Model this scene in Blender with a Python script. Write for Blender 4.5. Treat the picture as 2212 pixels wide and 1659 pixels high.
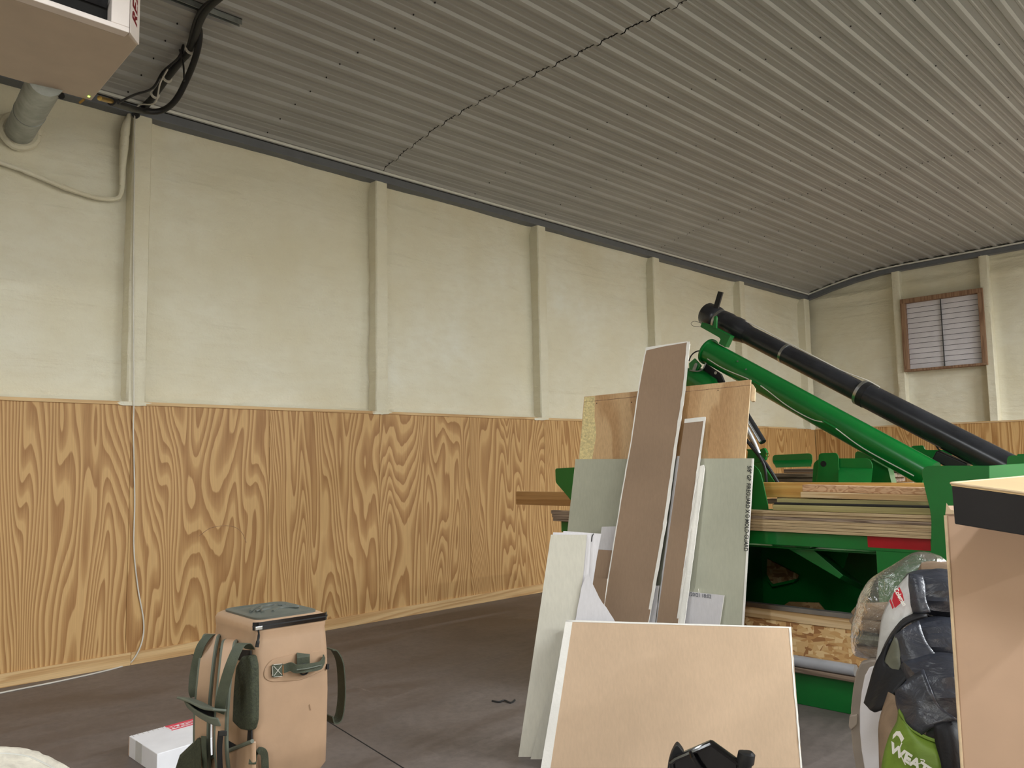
import bpy, math, random
from mathutils import Vector, Matrix, noise
random.seed(7)
for o in list(bpy.data.objects): bpy.data.objects.remove(o)
scn = bpy.context.scene
COL = scn.collection

# ------------------------------------------------------------------ camera
FPX, PITCH, YAW, ROLL = 1799.3, 0.0954929, 0.7852938, -0.0172150
CAM = Vector((6.9108, 0.0, 1.524))
YF = 14.767                                   # far wall
cy, sy, cp, sp = math.cos(YAW), math.sin(YAW), math.cos(PITCH), math.sin(PITCH)
FWD = Vector((-sy*cp, cy*cp, sp)); r0 = Vector((cy, sy, 0)); u0 = r0.cross(FWD)
RIGHT = r0*math.cos(ROLL) + u0*math.sin(ROLL); UP = -r0*math.sin(ROLL) + u0*math.cos(ROLL)
cam = bpy.data.cameras.new('camera'); camo = bpy.data.objects.new('camera', cam); COL.objects.link(camo)
cam.sensor_width = 36; cam.sensor_fit = 'HORIZONTAL'; cam.lens = FPX/2212*36; cam.clip_start = 0.05; cam.clip_end = 100
M = Matrix((RIGHT, UP, -FWD)).transposed().to_4x4(); M.translation = CAM
camo.matrix_world = M
scn.camera = camo

# ------------------------------------------------------------------ world, lights, exposure
w = bpy.data.worlds.new('world'); scn.world = w; w.use_nodes = True
w.node_tree.nodes['Background'].inputs[0].default_value = (0.9, 0.95, 1, 1)
w.node_tree.nodes['Background'].inputs[1].default_value = 0.02
LAMP_COLOR = (0.93, 0.97, 1.0)
# high-bay lamps hung from the ceiling in rows (x, y, watt)
LAMPS = [(4.0, 0.9, 60), (9.4, 1.6, 80), (9.6, 6.4, 570), (9.6, 11.4, 850), (13.0, 3.2, 390), (13.0, 8.5, 530), (4.0, -3.4, 80), (8.6, -4.2, 250)]
scn.view_settings.view_transform = 'Standard'
scn.view_settings.look = 'None'
scn.view_settings.exposure = 0.0
scn.view_settings.gamma = 1
scn.view_settings.use_curve_mapping = False

# ------------------------------------------------------------------ geometry helpers
def ray(x, y):
    return RIGHT*((x-1106)/FPX) - UP*((y-829.5)/FPX) + FWD
def onx(x, y, X): d = ray(x, y); return CAM + d*((X-CAM.x)/d.x)
def ony(x, y, Y): d = ray(x, y); return CAM + d*((Y-CAM.y)/d.y)
def onz(x, y, Z): d = ray(x, y); return CAM + d*((Z-CAM.z)/d.z)
def dist(x, y, D): d = ray(x, y); return CAM + d*(D/math.hypot(d.x, d.y))
def onp(x, y, pl):
    d = ray(x, y); P, n = pl[0], pl[1]
    return CAM + d*((P-CAM).dot(n)/d.dot(n))
def V(*a): return Vector(a)

WL = {}
class MB:
    def __init__(s): s.v = []; s.f = []; s.m = []
    def add(s, vs, fs, mi=0):
        b = len(s.v); s.v += [Vector(q) for q in vs]
        for i, f in enumerate(fs):
            s.f.append([b+k for k in f]); s.m.append(mi if isinstance(mi, int) else mi[i])
        return s
    def box(s, lo, hi, mi=0, mat=None):
        x0, y0, z0 = lo; x1, y1, z1 = hi
        vs = [V(x0,y0,z0),V(x1,y0,z0),V(x1,y1,z0),V(x0,y1,z0),V(x0,y0,z1),V(x1,y0,z1),V(x1,y1,z1),V(x0,y1,z1)]
        if mat: vs = [mat @ q for q in vs]
        return s.add(vs, [(0,3,2,1),(4,5,6,7),(0,1,5,4),(1,2,6,5),(2,3,7,6),(3,0,4,7)], mi)
    def obox(s, c, ax, ay, az, mi=0):          # centre and three half axes
        vs = [c+ax*i+ay*j+az*k for k in (-1,1) for (i,j) in ((-1,-1),(1,-1),(1,1),(-1,1))]
        return s.add(vs, [(0,3,2,1),(4,5,6,7),(0,1,5,4),(1,2,6,5),(2,3,7,6),(3,0,4,7)], mi)
    def prism(s, pts, off, mi=(0,1,2)):        # front cap, back cap, sides
        n = len(pts); vs = list(pts) + [q+off for q in pts]
        fs = [list(range(n)), list(range(2*n-1, n-1, -1))] + [(i, i+n, (i+1) % n+n, (i+1) % n) for i in range(n)]
        if isinstance(mi, int): mi = (mi, mi, mi)
        return s.add(vs, fs, [mi[0], mi[1]] + [mi[2]]*n)
    def loft(s, rings, caps=True, closed=True, mi=0):
        n = len(rings[0]); b = len(s.v)
        for r in rings: s.v += [Vector(q) for q in r]
        for i in range(len(rings)-1):
            for j in range(n if closed else n-1):
                k = (j+1) % n
                s.f.append([b+i*n+j, b+i*n+k, b+(i+1)*n+k, b+(i+1)*n+j]); s.m.append(mi)
        if caps and closed:
            s.f.append([b+j for j in range(n)][::-1]); s.m.append(mi)
            s.f.append([b+(len(rings)-1)*n+j for j in range(n)]); s.m.append(mi)
        return s
    def tube(s, path, r, n=10, mi=0, caps=True):
        path = [Vector(q) for q in path]; rings = []; prev = None
        for i, P in enumerate(path):
            t = (path[min(i+1, len(path)-1)] - path[max(i-1, 0)]).normalized()
            if prev is None:
                a = t.cross(V(0,0,1))
                if a.length < .1: a = t.cross(V(1,0,0))
            else: a = prev - t*prev.dot(t)
            a.normalize(); prev = a; b = t.cross(a)
            rr = r[i] if isinstance(r, (list, tuple)) else r
            rings.append([P + (a*math.cos(q*2*math.pi/n) + b*math.sin(q*2*math.pi/n))*rr for q in range(n)])
        return s.loft(rings, caps, True, mi)
    def ribbon(s, path, wdir, width, th, mi=0):  # webbing: flat strip along a path
        path = [Vector(q) for q in path]; rings = []
        for i, P in enumerate(path):
            t = (path[min(i+1, len(path)-1)] - path[max(i-1, 0)]).normalized()
            wd = wdir[i] if isinstance(wdir, list) else wdir
            a = (wd - t*wd.dot(t)).normalized(); b = t.cross(a)
            ww = width[i] if isinstance(width, list) else width
            rings.append([P+a*ww/2+b*th/2, P-a*ww/2+b*th/2, P-a*ww/2-b*th/2, P+a*ww/2-b*th/2])
        return s.loft(rings, True, True, mi)
    def build(s, name, mats, parent=None, smooth=False, bevel=0, seg=2, sub=0, origin=None):
        lo = Vector([min(q[i] for q in s.v) for i in range(3)]); hi = Vector([max(q[i] for q in s.v) for i in range(3)])
        base = Vector(origin) if origin is not None else V((lo.x+hi.x)/2, (lo.y+hi.y)/2, lo.z)
        me = bpy.data.meshes.new(name); me.from_pydata([q-base for q in s.v], [], s.f)
        if not isinstance(mats, (list, tuple)): mats = [mats]
        for m in mats: me.materials.append(m)
        for i, p in enumerate(me.polygons):
            p.material_index = min(s.m[i], len(mats)-1); p.use_smooth = smooth
        me.validate(); me.update()
        o = bpy.data.objects.new(name, me); COL.objects.link(o)
        if parent: o.parent = parent; o.location = base - WL[parent.name]
        else: o.location = base
        WL[o.name] = base
        if smooth and not sub:
            try: me.set_sharp_from_angle(angle=math.radians(38))
            except Exception: pass
        if bevel:
            b = o.modifiers.new('bevel', 'BEVEL'); b.width = bevel; b.segments = seg; b.limit_method = 'ANGLE'; b.angle_limit = .6
        if sub:
            b = o.modifiers.new('sub', 'SUBSURF'); b.levels = sub; b.render_levels = sub
        return o
def tag(o, label=None, cat=None, group=None, kind=None):
    if label: o['label'] = label
    if cat: o['category'] = cat
    if group: o['group'] = group
    if kind: o['kind'] = kind
    return o
def empty(name, loc, label=None, cat=None, group=None, kind=None):
    o = bpy.data.objects.new(name, None); COL.objects.link(o); o.location = loc; o.empty_display_size = .1
    WL[o.name] = Vector(loc); return tag(o, label, cat, group, kind)
def smoothpath(pts, n=8):
    pts = [Vector(q) for q in pts]; out = []
    P = [pts[0]*2-pts[1]] + pts + [pts[-1]*2-pts[-2]]
    for i in range(1, len(P)-2):
        for k in range(n):
            t = k/n; a, b, c, d = P[i-1], P[i], P[i+1], P[i+2]
            out.append(.5*((2*b)+(c-a)*t+(2*a-5*b+4*c-d)*t*t+(3*b-a-3*c+d)*t**3))
    out.append(pts[-1]); return out
def rpoly(pts, rads, n=5):                      # round the corners of a 2D/3D polygon
    out = []; N = len(pts)
    for i, P in enumerate(pts):
        r = rads[i] if isinstance(rads, (list, tuple)) else rads
        if r <= 0: out.append(Vector(P)); continue
        a = (Vector(pts[i-1])-Vector(P)); b = (Vector(pts[(i+1) % N])-Vector(P))
        ra = min(r, a.length*.48); rb = min(r, b.length*.48)
        A = Vector(P)+a.normalized()*ra; B = Vector(P)+b.normalized()*rb
        for k in range(n+1):
            t = k/n; out.append(A*(1-t)**2 + Vector(P)*2*t*(1-t) + B*t*t)
    return out
def text_mesh(name, body, size, mat, parent, M4, shear=0, align='LEFT', bold=0, extrude=.0004, space=1.0, sx=1.0):
    c = bpy.data.curves.new(name, 'FONT'); c.body = body; c.size = size; c.shear = shear; c.align_x = align
    c.offset = bold; c.extrude = extrude; c.space_character = space; c.resolution_u = 3
    t = bpy.data.objects.new('tmp', c); COL.objects.link(t)
    dg = bpy.context.evaluated_depsgraph_get(); dg.update()
    me = bpy.data.meshes.new_from_object(t.evaluated_get(dg)); bpy.data.objects.remove(t)
    mb = MB(); S = Matrix.Diagonal((sx, 1, 1, 1))
    mb.add([M4 @ S @ v.co for v in me.vertices], [list(p.vertices) for p in me.polygons])
    return mb.build(name, mat, parent)
def frame(O, X, Yd):                            # matrix with x axis X, y axis ~Yd
    X = X.normalized(); Z = X.cross(Yd).normalized(); Y2 = Z.cross(X)
    m = Matrix((X, Y2, Z)).transposed().to_4x4(); m.translation = O; return m

# ------------------------------------------------------------------ materials
def lin(c):
    f = lambda u: (u/12.92 if u <= .04045 else ((u+.055)/1.055)**2.4)
    return (f(c[0]/255), f(c[1]/255), f(c[2]/255), 1)
class NT:
    def __init__(s, name):
        s.mat = bpy.data.materials.new(name); s.mat.use_nodes = True; s.t = s.mat.node_tree; s.b = s.t.nodes['Principled BSDF']
    def n(s, typ, **kw):
        nd = s.t.nodes.new(typ)
        for k, v in kw.items():
            if k.startswith('_'): setattr(nd, k[1:], v)
            else: nd.inputs[k.replace('__', ' ')].default_value = v
        return nd
    def l(s, a, b): s.t.links.new(a, b)
    def coord(s, scale=(1,1,1), rnd=False, rot=(0,0,0)):
        tc = s.n('ShaderNodeTexCoord'); mp = s.n('ShaderNodeMapping'); mp.inputs['Scale'].default_value = scale; mp.inputs['Rotation'].default_value = rot
        s.l(tc.outputs['Object'], mp.inputs['Vector'])
        if rnd:
            oi = s.n('ShaderNodeObjectInfo'); m = s.n('ShaderNodeMath', _operation='MULTIPLY'); m.inputs[1].default_value = 37.0
            cb = s.n('ShaderNodeCombineXYZ'); s.l(oi.outputs['Random'], m.inputs[0])
            for k in 'XYZ': s.l(m.outputs[0], cb.inputs[k])
            s.l(cb.outputs[0], mp.inputs['Location'])
        return mp.outputs[0]
    def noise(s, vec, scale, detail=3, rough=.5, dist=0):
        nd = s.n('ShaderNodeTexNoise'); nd.inputs['Scale'].default_value = scale; nd.inputs['Detail'].default_value = detail
        nd.inputs['Roughness'].default_value = rough; nd.inputs['Distortion'].default_value = dist
        if vec is not None: s.l(vec, nd.inputs['Vector'])
        return nd.outputs['Fac']
    def ramp(s, fac, stops, interp='LINEAR'):
        nd = s.n('ShaderNodeValToRGB'); cr = nd.color_ramp; cr.interpolation = interp
        while len(cr.elements) < len(stops): cr.elements.new(.5)
        for e, (p, c) in zip(cr.elements, stops): e.position = p; e.color = c
        s.l(fac, nd.inputs['Fac']); return nd.outputs['Color']
    def mix(s, fac, a, b, mode='MIX'):
        nd = s.n('ShaderNodeMix', _data_type='RGBA', _blend_type=mode)
        for sock, val in ((nd.inputs[0], fac), (nd.inputs[6], a), (nd.inputs[7], b)):
            if hasattr(val, 'links') or hasattr(val, 'is_linked'): s.l(val, sock)
            else: sock.default_value = val
        return nd.outputs[2]
    def math(s, op, a, b=None):
        nd = s.n('ShaderNodeMath', _operation=op)
        for i, val in enumerate((a, b)):
            if val is None: continue
            if hasattr(val, 'is_linked'): s.l(val, nd.inputs[i])
            else: nd.inputs[i].default_value = val
        return nd.outputs[0]
    def bump(s, h, strength=.3, distance=.01):
        nd = s.n('ShaderNodeBump'); nd.inputs['Strength'].default_value = strength; nd.inputs['Distance'].default_value = distance
        s.l(h, nd.inputs['Height']); s.l(nd.outputs[0], s.b.inputs['Normal'])
    def done(s, color=None, rough=.6, metal=0, spec=.5, coat=0):
        if color is not None:
            if hasattr(color, 'is_linked'): s.l(color, s.b.inputs['Base Color'])
            else: s.b.inputs['Base Color'].default_value = color
        if hasattr(rough, 'is_linked'): s.l(rough, s.b.inputs['Roughness'])
        else: s.b.inputs['Roughness'].default_value = rough
        s.b.inputs['Metallic'].default_value = metal; s.b.inputs['Specular IOR Level'].default_value = spec
        if coat: s.b.inputs['Coat Weight'].default_value = coat; s.b.inputs['Coat Roughness'].default_value = .12
        return s.mat
def plain(name, c, rough=.6, metal=0, var=.06, scale=6, bump=0, bscale=80, spec=.5, coat=0, det=4):
    k = NT(name); v = k.coord(rnd=True); f = k.noise(v, scale, det, .55)
    a = lin([q*(1-var) for q in c]); b = lin([min(255, q*(1+var)) for q in c])
    col = k.ramp(f, [(.3, a), (.7, b)])
    if bump: k.bump(k.noise(v, bscale, 3), bump, .004)
    return k.done(col, rough, metal, spec, coat)
def wood(name, light, dark, freq=9, su=1.6, sv=.28, axis='z', rough=.55, fine=.25, third=None, detail=1.0, dist=.0, width=.5, lin_run=0, sharp=False):
    """rotary cut grain: contour lines of a stretched smooth field"""
    k = NT(name)
    sc = {'z': (su, su, sv), 'x': (sv, su, su), 'y': (su, sv, su)}[axis]
    v = k.coord(sc, rnd=True)
    h = k.noise(v, 1.0, detail, .45, dist)
    h2 = k.noise(v, 5.0, 2, .5)
    s1 = k.math('ADD', k.math('MULTIPLY', h, freq), k.math('MULTIPLY', h2, .55))
    if lin_run:
        sp_ = k.n('ShaderNodeSeparateXYZ'); k.l(k.coord(), sp_.inputs[0])
        s1 = k.math('ADD', s1, k.math('MULTIPLY', k.math('ADD', sp_.outputs[0], sp_.outputs[1]), lin_run))
    fr = k.math('FRACT', s1)
    mid = [(p_+q_)/2 for p_, q_ in zip(light, dark)]
    if sharp: col = k.ramp(fr, [(0, lin(light)), (width-.1, lin(light)), (width+.08, lin(mid)), (.86, lin(dark)), (.95, lin(dark)), (1, lin(light))])
    else: col = k.ramp(fr, [(0, lin(light)), (width-.12, lin(light)), (width+.22, lin(dark)), (.93, lin(dark)), (1, lin(light))])
    fs = {'z': (160, 160, 3), 'x': (3, 160, 160), 'y': (160, 3, 160)}[axis]
    v2 = k.coord(fs, rnd=True); g = k.noise(v2, 1.0, 3, .6)
    col = k.mix(fine, col, k.ramp(g, [(.3, lin([q*.72 for q in dark])), (.7, lin([min(255, q*1.08) for q in light]))]))
    if third:
        b = k.noise(k.coord((.7, .7, .4), rnd=True), 1.2, 2)
        col = k.mix(k.ramp(b, [(.42, (0,0,0,1)), (.62, (.6,.6,.6,1))]), col, lin(third))
    k.bump(g, .08, .002)
    return k.done(col, rough)
def foam_mat():
    k = NT('spray_foam'); v = k.coord()
    big = k.noise(v, .9, 3, .55); med = k.noise(k.coord((1, 1, 2.2)), 5, 4, .6); fin = k.noise(v, 45, 4, .65)
    col = k.ramp(big, [(.3, lin((222, 214, 188))), (.62, lin((230, 226, 208))), (.8, lin((233, 232, 220)))])
    col = k.mix(k.ramp(med, [(.35, (.35,.35,.35,1)), (.6, (0,0,0,1))]), col, lin((218, 210, 186)))
    led = k.noise(k.coord((.5, .5, 3.6)), 1.2, 3, .5, .8)
    h = k.math('ADD', k.math('ADD', k.math('MULTIPLY', med, 1.2), k.math('MULTIPLY', fin, .4)), k.math('MULTIPLY', led, 3.0))
    k.bump(h, .6, .022); return k.done(col, .75, spec=.3)
def floor_mat():
    k = NT('stained_concrete'); v = k.coord()
    a = k.noise(v, .55, 5, .6); b = k.noise(k.coord((1.2, .35, 1), rot=(0, 0, .5)), 2.2, 6, .65, .6); c = k.noise(v, 22, 5, .7)
    col = k.ramp(a, [(.3, lin((104, 95, 91))), (.7, lin((128, 119, 114)))])
    col = k.mix(k.ramp(b, [(.34, (.75,.75,.75,1)), (.52, (0,0,0,1))]), col, lin((88, 79, 76)))
    col = k.mix(k.ramp(b, [(.62, (0,0,0,1)), (.8, (.55,.55,.55,1))]), col, lin((160, 149, 142)))
    s = k.noise(k.coord((.5, 5, 1), rot=(0, 0, -.72)), 2.6, 6, .7)
    col = k.mix(k.ramp(s, [(.66, (0,0,0,1)), (.78, (.5,.5,.5,1))]), col, lin((176, 166, 158)))
    col = k.mix(k.ramp(c, [(.3, (.3,.3,.3,1)), (.6, (0,0,0,1))]), col, lin((70, 64, 62)))
    k.bump(k.math('ADD', c, b), .12, .003)
    return k.done(col, k.ramp(b, [(.3, (.42,.42,.42,1)), (.7, (.62,.62,.62,1))]), spec=.4)
def osb_mat(name, dk=1.0):
    k = NT(name); out = None
    v = k.coord((1, 1, 1), rnd=True)
    wv = k.n('ShaderNodeTexNoise'); wv.inputs['Scale'].default_value = 4; k.l(v, wv.inputs['Vector'])
    cols = []
    for i, (sc, rot) in enumerate((((14, 46, 52), (0, .5, .4)), ((38, 18, 15), (.4, .9, -.5)))):
        mp = k.n('ShaderNodeMapping'); mp.inputs['Scale'].default_value = sc; mp.inputs['Rotation'].default_value = rot
        ms_ = k.n('ShaderNodeVectorMath', _operation='SCALE'); ms_.inputs['Scale'].default_value = .08; k.l(wv.outputs['Color'], ms_.inputs[0])
        ad = k.n('ShaderNodeVectorMath', _operation='ADD'); k.l(v, ad.inputs[0]); k.l(ms_.outputs[0], ad.inputs[1]); k.l(ad.outputs[0], mp.inputs[0])
        vo = k.n('ShaderNodeTexVoronoi'); k.l(mp.outputs[0], vo.inputs['Vector']); vo.inputs['Scale'].default_value = 1
        sx = k.n('ShaderNodeSeparateColor'); k.l(vo.outputs['Color'], sx.inputs[0])
        c = [(210, 172, 118), (188, 142, 88), (226, 194, 142), (160, 112, 66), (203, 160, 104)]
        cols.append((k.ramp(sx.outputs[0], [(i2/5, lin([q*dk for q in cc])) for i2, cc in enumerate(c)], 'CONSTANT'), sx.outputs[1], vo.outputs['Distance']))
    sel = k.ramp(cols[0][1], [(.48, (0,0,0,1)), (.5, (1,1,1,1))])
    col = k.mix(sel, cols[0][0], cols[1][0])
    k.bump(cols[0][1], .4, .004); return k.done(col, .65)
def paper(name, c, scratch=(235, 225, 210), amt=.5, rough=.75):
    k = NT(name); v = k.coord(rnd=True)
    f = k.noise(v, 2.2, 3); fib = k.noise(k.coord((90, 90, 14), rnd=True), 1, 3, .6); sc = k.noise(k.coord((9, 9, 22), rnd=True), 1.6, 7, .75, .5)
    col = k.ramp(f, [(.3, lin([q*.96 for q in c])), (.7, lin([min(255, q*1.04) for q in c]))])
    col = k.mix(.16, col, k.ramp(fib, [(.3, lin([q*.86 for q in c])), (.7, lin([min(255, q*1.1) for q in c]))]))
    col = k.mix(k.ramp(sc, [(.68, (0,0,0,1)), (.74, (amt,amt,amt,1))]), col, lin(scratch))
    return k.done(col, rough, spec=.25)
def plastic_film():
    k = NT('clear_plastic_film'); t = k.t
    for nd in list(t.nodes):
        if nd.type != 'OUTPUT_MATERIAL': t.nodes.remove(nd)
    out = [n_ for n_ in t.nodes if n_.type == 'OUTPUT_MATERIAL'][0]
    tr = k.n('ShaderNodeBsdfTransparent'); tr.inputs[0].default_value = (.86, .85, .82, 1)
    gl = k.n('ShaderNodeBsdfGlossy'); gl.inputs['Roughness'].default_value = .12; gl.inputs['Color'].default_value = (.9, .9, .9, 1)
    df = k.n('ShaderNodeBsdfDiffuse'); df.inputs[0].default_value = (.75, .72, .68, 1)
    v = k.coord(); wr = k.noise(v, 16, 4, .6, .8)
    bp = k.n('ShaderNodeBump'); bp.inputs['Strength'].default_value = .7; bp.inputs['Distance'].default_value = .02; k.l(wr, bp.inputs['Height'])
    k.l(bp.outputs[0], gl.inputs['Normal']); k.l(bp.outputs[0], df.inputs['Normal'])
    m0 = k.n('ShaderNodeMixShader'); m0.inputs[0].default_value = .07; k.l(tr.outputs[0], m0.inputs[1]); k.l(df.outputs[0], m0.inputs[2])
    lw = k.n('ShaderNodeLayerWeight'); lw.inputs['Blend'].default_value = .28; k.l(bp.outputs[0], lw.inputs['Normal'])
    f = k.math('ADD', k.math('MULTIPLY', lw.outputs['Fresnel'], .8), .06)
    m1 = k.n('ShaderNodeMixShader'); k.l(f, m1.inputs[0]); k.l(m0.outputs[0], m1.inputs[1]); k.l(gl.outputs[0], m1.inputs[2])
    k.l(m1.outputs[0], out.inputs[0]); return k.mat
def fabric(name, c, rough=.55, bscale=14, bump=.5, spec=.4):
    k = NT(name); v = k.coord(rnd=True); wr = k.noise(k.coord((1, 2.5, 1.6), rnd=True), bscale, 4, .55, .6); we = k.noise(v, 400, 2)
    col = k.ramp(wr, [(.3, lin([q*.9 for q in c])), (.7, lin([min(255, q*1.08) for q in c]))])
    k.bump(k.math('ADD', wr, k.math('MULTIPLY', we, .04)), bump, .01); return k.done(col, rough, spec=spec)
def emit(name, c, s):
    k = NT(name); k.b.inputs['Emission Color'].default_value = c; k.b.inputs['Emission Strength'].default_value = s
    return k.done(c, .4)
m_foam = foam_mat(); m_floor = floor_mat()
m_ply = wood('fir_plywood', (205, 165, 109), (156, 109, 58), freq=30, su=2.2, sv=.32, dist=.3, detail=1.8, lin_run=13, sharp=True, width=.42, fine=.2)
m_ply2 = wood('pale_plywood', (206, 170, 124), (178, 136, 88), freq=7, su=1.6, sv=.4)
m_plyx = wood('plywood_veneer', (206, 176, 130), (176, 142, 96), freq=6, su=2, sv=.4, axis='x')
m_edge = wood('plywood_edge_plies', (214, 192, 152), (140, 108, 74), freq=8, su=240, sv=.8, axis='x', rough=.7)
m_edgedark = wood('weathered_plywood_edge', (168, 148, 128), (96, 76, 62), freq=9, su=40, sv=.8, axis='x', rough=.8)
m_pine = wood('pine_board', (216, 182, 132), (190, 148, 96), freq=6, su=6, sv=.35, axis='y')
m_pinex = wood('pine_lumber', (222, 194, 152), (194, 156, 106), freq=5, su=10, sv=.4, axis='x')
m_oldpine = wood('aged_pine', (190, 146, 92), (164, 118, 68), freq=4, su=9, sv=.4, axis='x')
m_yellow = wood('yellow_pine', (226, 180, 104), (206, 152, 76), freq=5, su=9, sv=.4, axis='x')
m_green_lum = wood('treated_lumber', (174, 164, 112), (140, 130, 84), freq=5, su=12, sv=.4, axis='x')
m_rough = wood('rough_sawn_board', (214, 178, 142), (178, 134, 98), freq=7, su=26, sv=9, axis='x', rough=.85)
m_grey_lum = wood('weathered_board', (150, 130, 112), (104, 86, 72), freq=5, su=20, sv=.6, axis='x', rough=.85)
m_frame = wood('brown_rough_wood', (156, 124, 98), (124, 92, 70), freq=6, su=12, sv=.6, rough=.85)
m_osb = osb_mat('osb'); m_osb2 = osb_mat('osb_dark', .72)  # second board has the same flakes in darker tones
m_ceil = plain('white_steel_liner', (163, 162, 159), .5, var=.03, scale=1.2, spec=.4)
m_dark = plain('dark_gap', (20, 19, 18), .9)
m_trim = plain('slate_grey_trim', (104, 107, 114), .5, var=.04)
m_trim2 = plain('pale_grey_trim', (222, 222, 216), .5, var=.03)
m_tan = paper('tan_gypsum_paper', (202, 175, 147)); m_brown = paper('brown_gypsum_paper', (153, 129, 107), (200, 180, 165), .35)
m_greyp = paper('grey_green_gypsum_paper', (176, 176, 158), (205, 205, 195), .3); m_whitep = paper('ivory_gypsum_paper', (204, 200, 186), (170, 168, 160), .25)
m_lilac = paper('white_gypsum_paper', (206, 203, 205), (160, 160, 165), .35)
m_core = plain('gypsum_core', (236, 233, 226), .85, var=.03, bump=.3, bscale=60)
m_green = plain('green_enamel', (12, 110, 44), .28, var=.05, scale=3, coat=.25); m_dgreen = m_green
m_red = plain('red_reflector', (160, 12, 26), .3, var=.04, scale=6)
m_blackpoly = plain('black_poly_tube', (40, 41, 45), .26, var=.18, scale=5)
m_black = plain('black_rubber', (22, 22, 24), .5, var=.1); m_gloss = plain('glossy_black_plastic', (14, 14, 16), .12, var=.05, coat=.4)
m_steel = plain('zinc_steel', (190, 192, 192), .32, 1, var=.08); m_galv = plain('galvanised_steel', (160, 165, 165), .42, .9, var=.12, scale=9)
m_heater = plain('beige_enamel', (192, 177, 160), .5, var=.02); m_heaterw = plain('white_enamel', (226, 216, 210), .45, var=.02)
m_redtext = plain('dark_red_print', (120, 16, 28), .5); m_ink = plain('black_ink', (44, 44, 44), .7)
m_louver = plain('white_vinyl_slat', (216, 212, 218), .5, var=.03)
m_cord = plain('white_pvc_cable', (214, 210, 200), .5); m_brass = plain('brass', (176, 146, 84), .35, .9)
m_tanfab = plain('tan_coated_fabric', (170, 140, 113), .42, var=.05, scale=5, bump=.12, bscale=30)
m_web = plain('olive_webbing', (66, 71, 56), .7, var=.08, scale=40, bump=.25, bscale=260); m_pipe_edge = plain('grey_green_piping', (92, 98, 86), .6)
m_mesh = plain('olive_mesh', (54, 58, 42), .8, var=.2, scale=130, bump=.6, bscale=220); m_lid = plain('charcoal_rubber_lid', (84, 88, 82), .42, var=.08)
m_orange = plain('orange_stitch', (214, 128, 60), .6)
m_card = plain('corrugated_cardboard', (212, 177, 149), .8, var=.03, scale=3); m_cardlight = plain('cardboard_edge', (226, 200, 164), .85, var=.05, scale=30)
m_whitebox = plain('white_carton', (232, 232, 236), .6, var=.02); m_pinklab = plain('red_pink_label', (222, 66, 92), .5, var=.03); m_labw = plain('label_white', (240, 234, 236), .5)
m_tape = plain('clear_tape', (206, 206, 204), .25, var=.03)
m_navy = fabric('navy_nylon', (50, 53, 62), .34, 9, 1.0, .7); m_blackfab = fabric('black_nylon', (20, 20, 24), .6, 8, .5)
m_greyfab = fabric('light_grey_nylon', (196, 196, 194), .5, 7, .4); m_olivefab = fabric('grey_green_nylon', (104, 106, 92), .45, 9, .5)
m_limefab = fabric('lime_green_nylon', (112, 140, 50), .5, 7, .4); m_khaki = fabric('khaki_canvas', (138, 116, 94), .8, 10, .6)
m_cream = fabric('cream_canvas', (238, 230, 214), .8, 10, .5); m_printw = plain('white_print', (236, 236, 228), .6); m_printr = plain('red_print', (186, 28, 44), .6)
m_film = plastic_film()
m_tablew = plain('white_blow_moulded_plastic', (226, 222, 224), .4, var=.02, bump=.1, bscale=160); m_taupe = plain('taupe_plastic', (150, 138, 126), .5)
m_pvc = plain('grey_pvc_pipe', (168, 170, 176), .35, var=.05); m_led = emit('led_green', (.55, 1, .1, 1), 4)
m_lens = emit('lamp_lens', (1, .95, .86, 1), 3); m_lens.cycles.emission_sampling = 'NONE'; m_led.cycles.emission_sampling = 'NONE'; m_lampbody = plain('lamp_housing', (60, 60, 62), .5)

# ------------------------------------------------------------------ room
XR, YB = 15.0, -6.0
fl = MB().box((-.45, YB-.3, -.12), (XR+.3, YF+.45, 0)).build('floor', m_floor); tag(fl, kind='structure')
a, b = onz(700, 1553, 0), onz(905, 1680, 0)
jt = MB().obox((a+b)/2+V(0,0,.0006), (b-a)/2, V(0,0,1).cross((b-a).normalized())*.0035, V(0,0,.0006)).build('control_joint', m_dark, fl)
a, b = onz(385, 1404, 0), onz(425, 1418, 0)
MB().obox((a+b)/2+V(0,0,.0006), (b-a)/2, V(0,0,1).cross((b-a).normalized())*.003, V(0,0,.0006)).build('control_joint', m_dark, fl)

# ceiling of ribbed steel sheets: rises from the side wall, then level
def zc(x):
    x = max(0, x); pts = [(0, 4.60), (.43, 4.705), (.87, 4.79), (1.28, 4.84), (1.7, 4.86), (2.4, 4.868), (4, 4.885), (16, 4.9)]
    for (x0, z0), (x1, z1) in zip(pts, pts[1:]):
        if x <= x1: return z0+(z1-z0)*(x-x0)/(x1-x0)
    return pts[-1][1]
RP = .2415; R0 = 1.709 - 7*RP
def rib_profile(k0, nr):
    out = []
    for k in range(k0, k0+nr):
        c = R0+k*RP
        for dx, dz in ((-.036, 0), (-.020, -.023), (.020, -.023), (.036, 0), (.085, 0), (.092, -.0045), (.104, -.0045), (.111, 0), (.140, 0), (.147, -.0045), (.159, -.0045), (.166, 0)):
            out.append((c+dx, zc(c+dx)+dz))
    c = R0+(k0+nr)*RP-.034; out.append((c, zc(c)))
    return [(max(x, -.13), z) for x, z in out]
ce = MB().box((-.3, YB, 4.93), (XR, YF+.2, 5.05)).build('ceiling', m_dark); tag(ce, kind='structure')
courses = [(YB, .14), (.14, 5.04), (5.04, 9.94), (9.94, YF+.13)]
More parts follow.
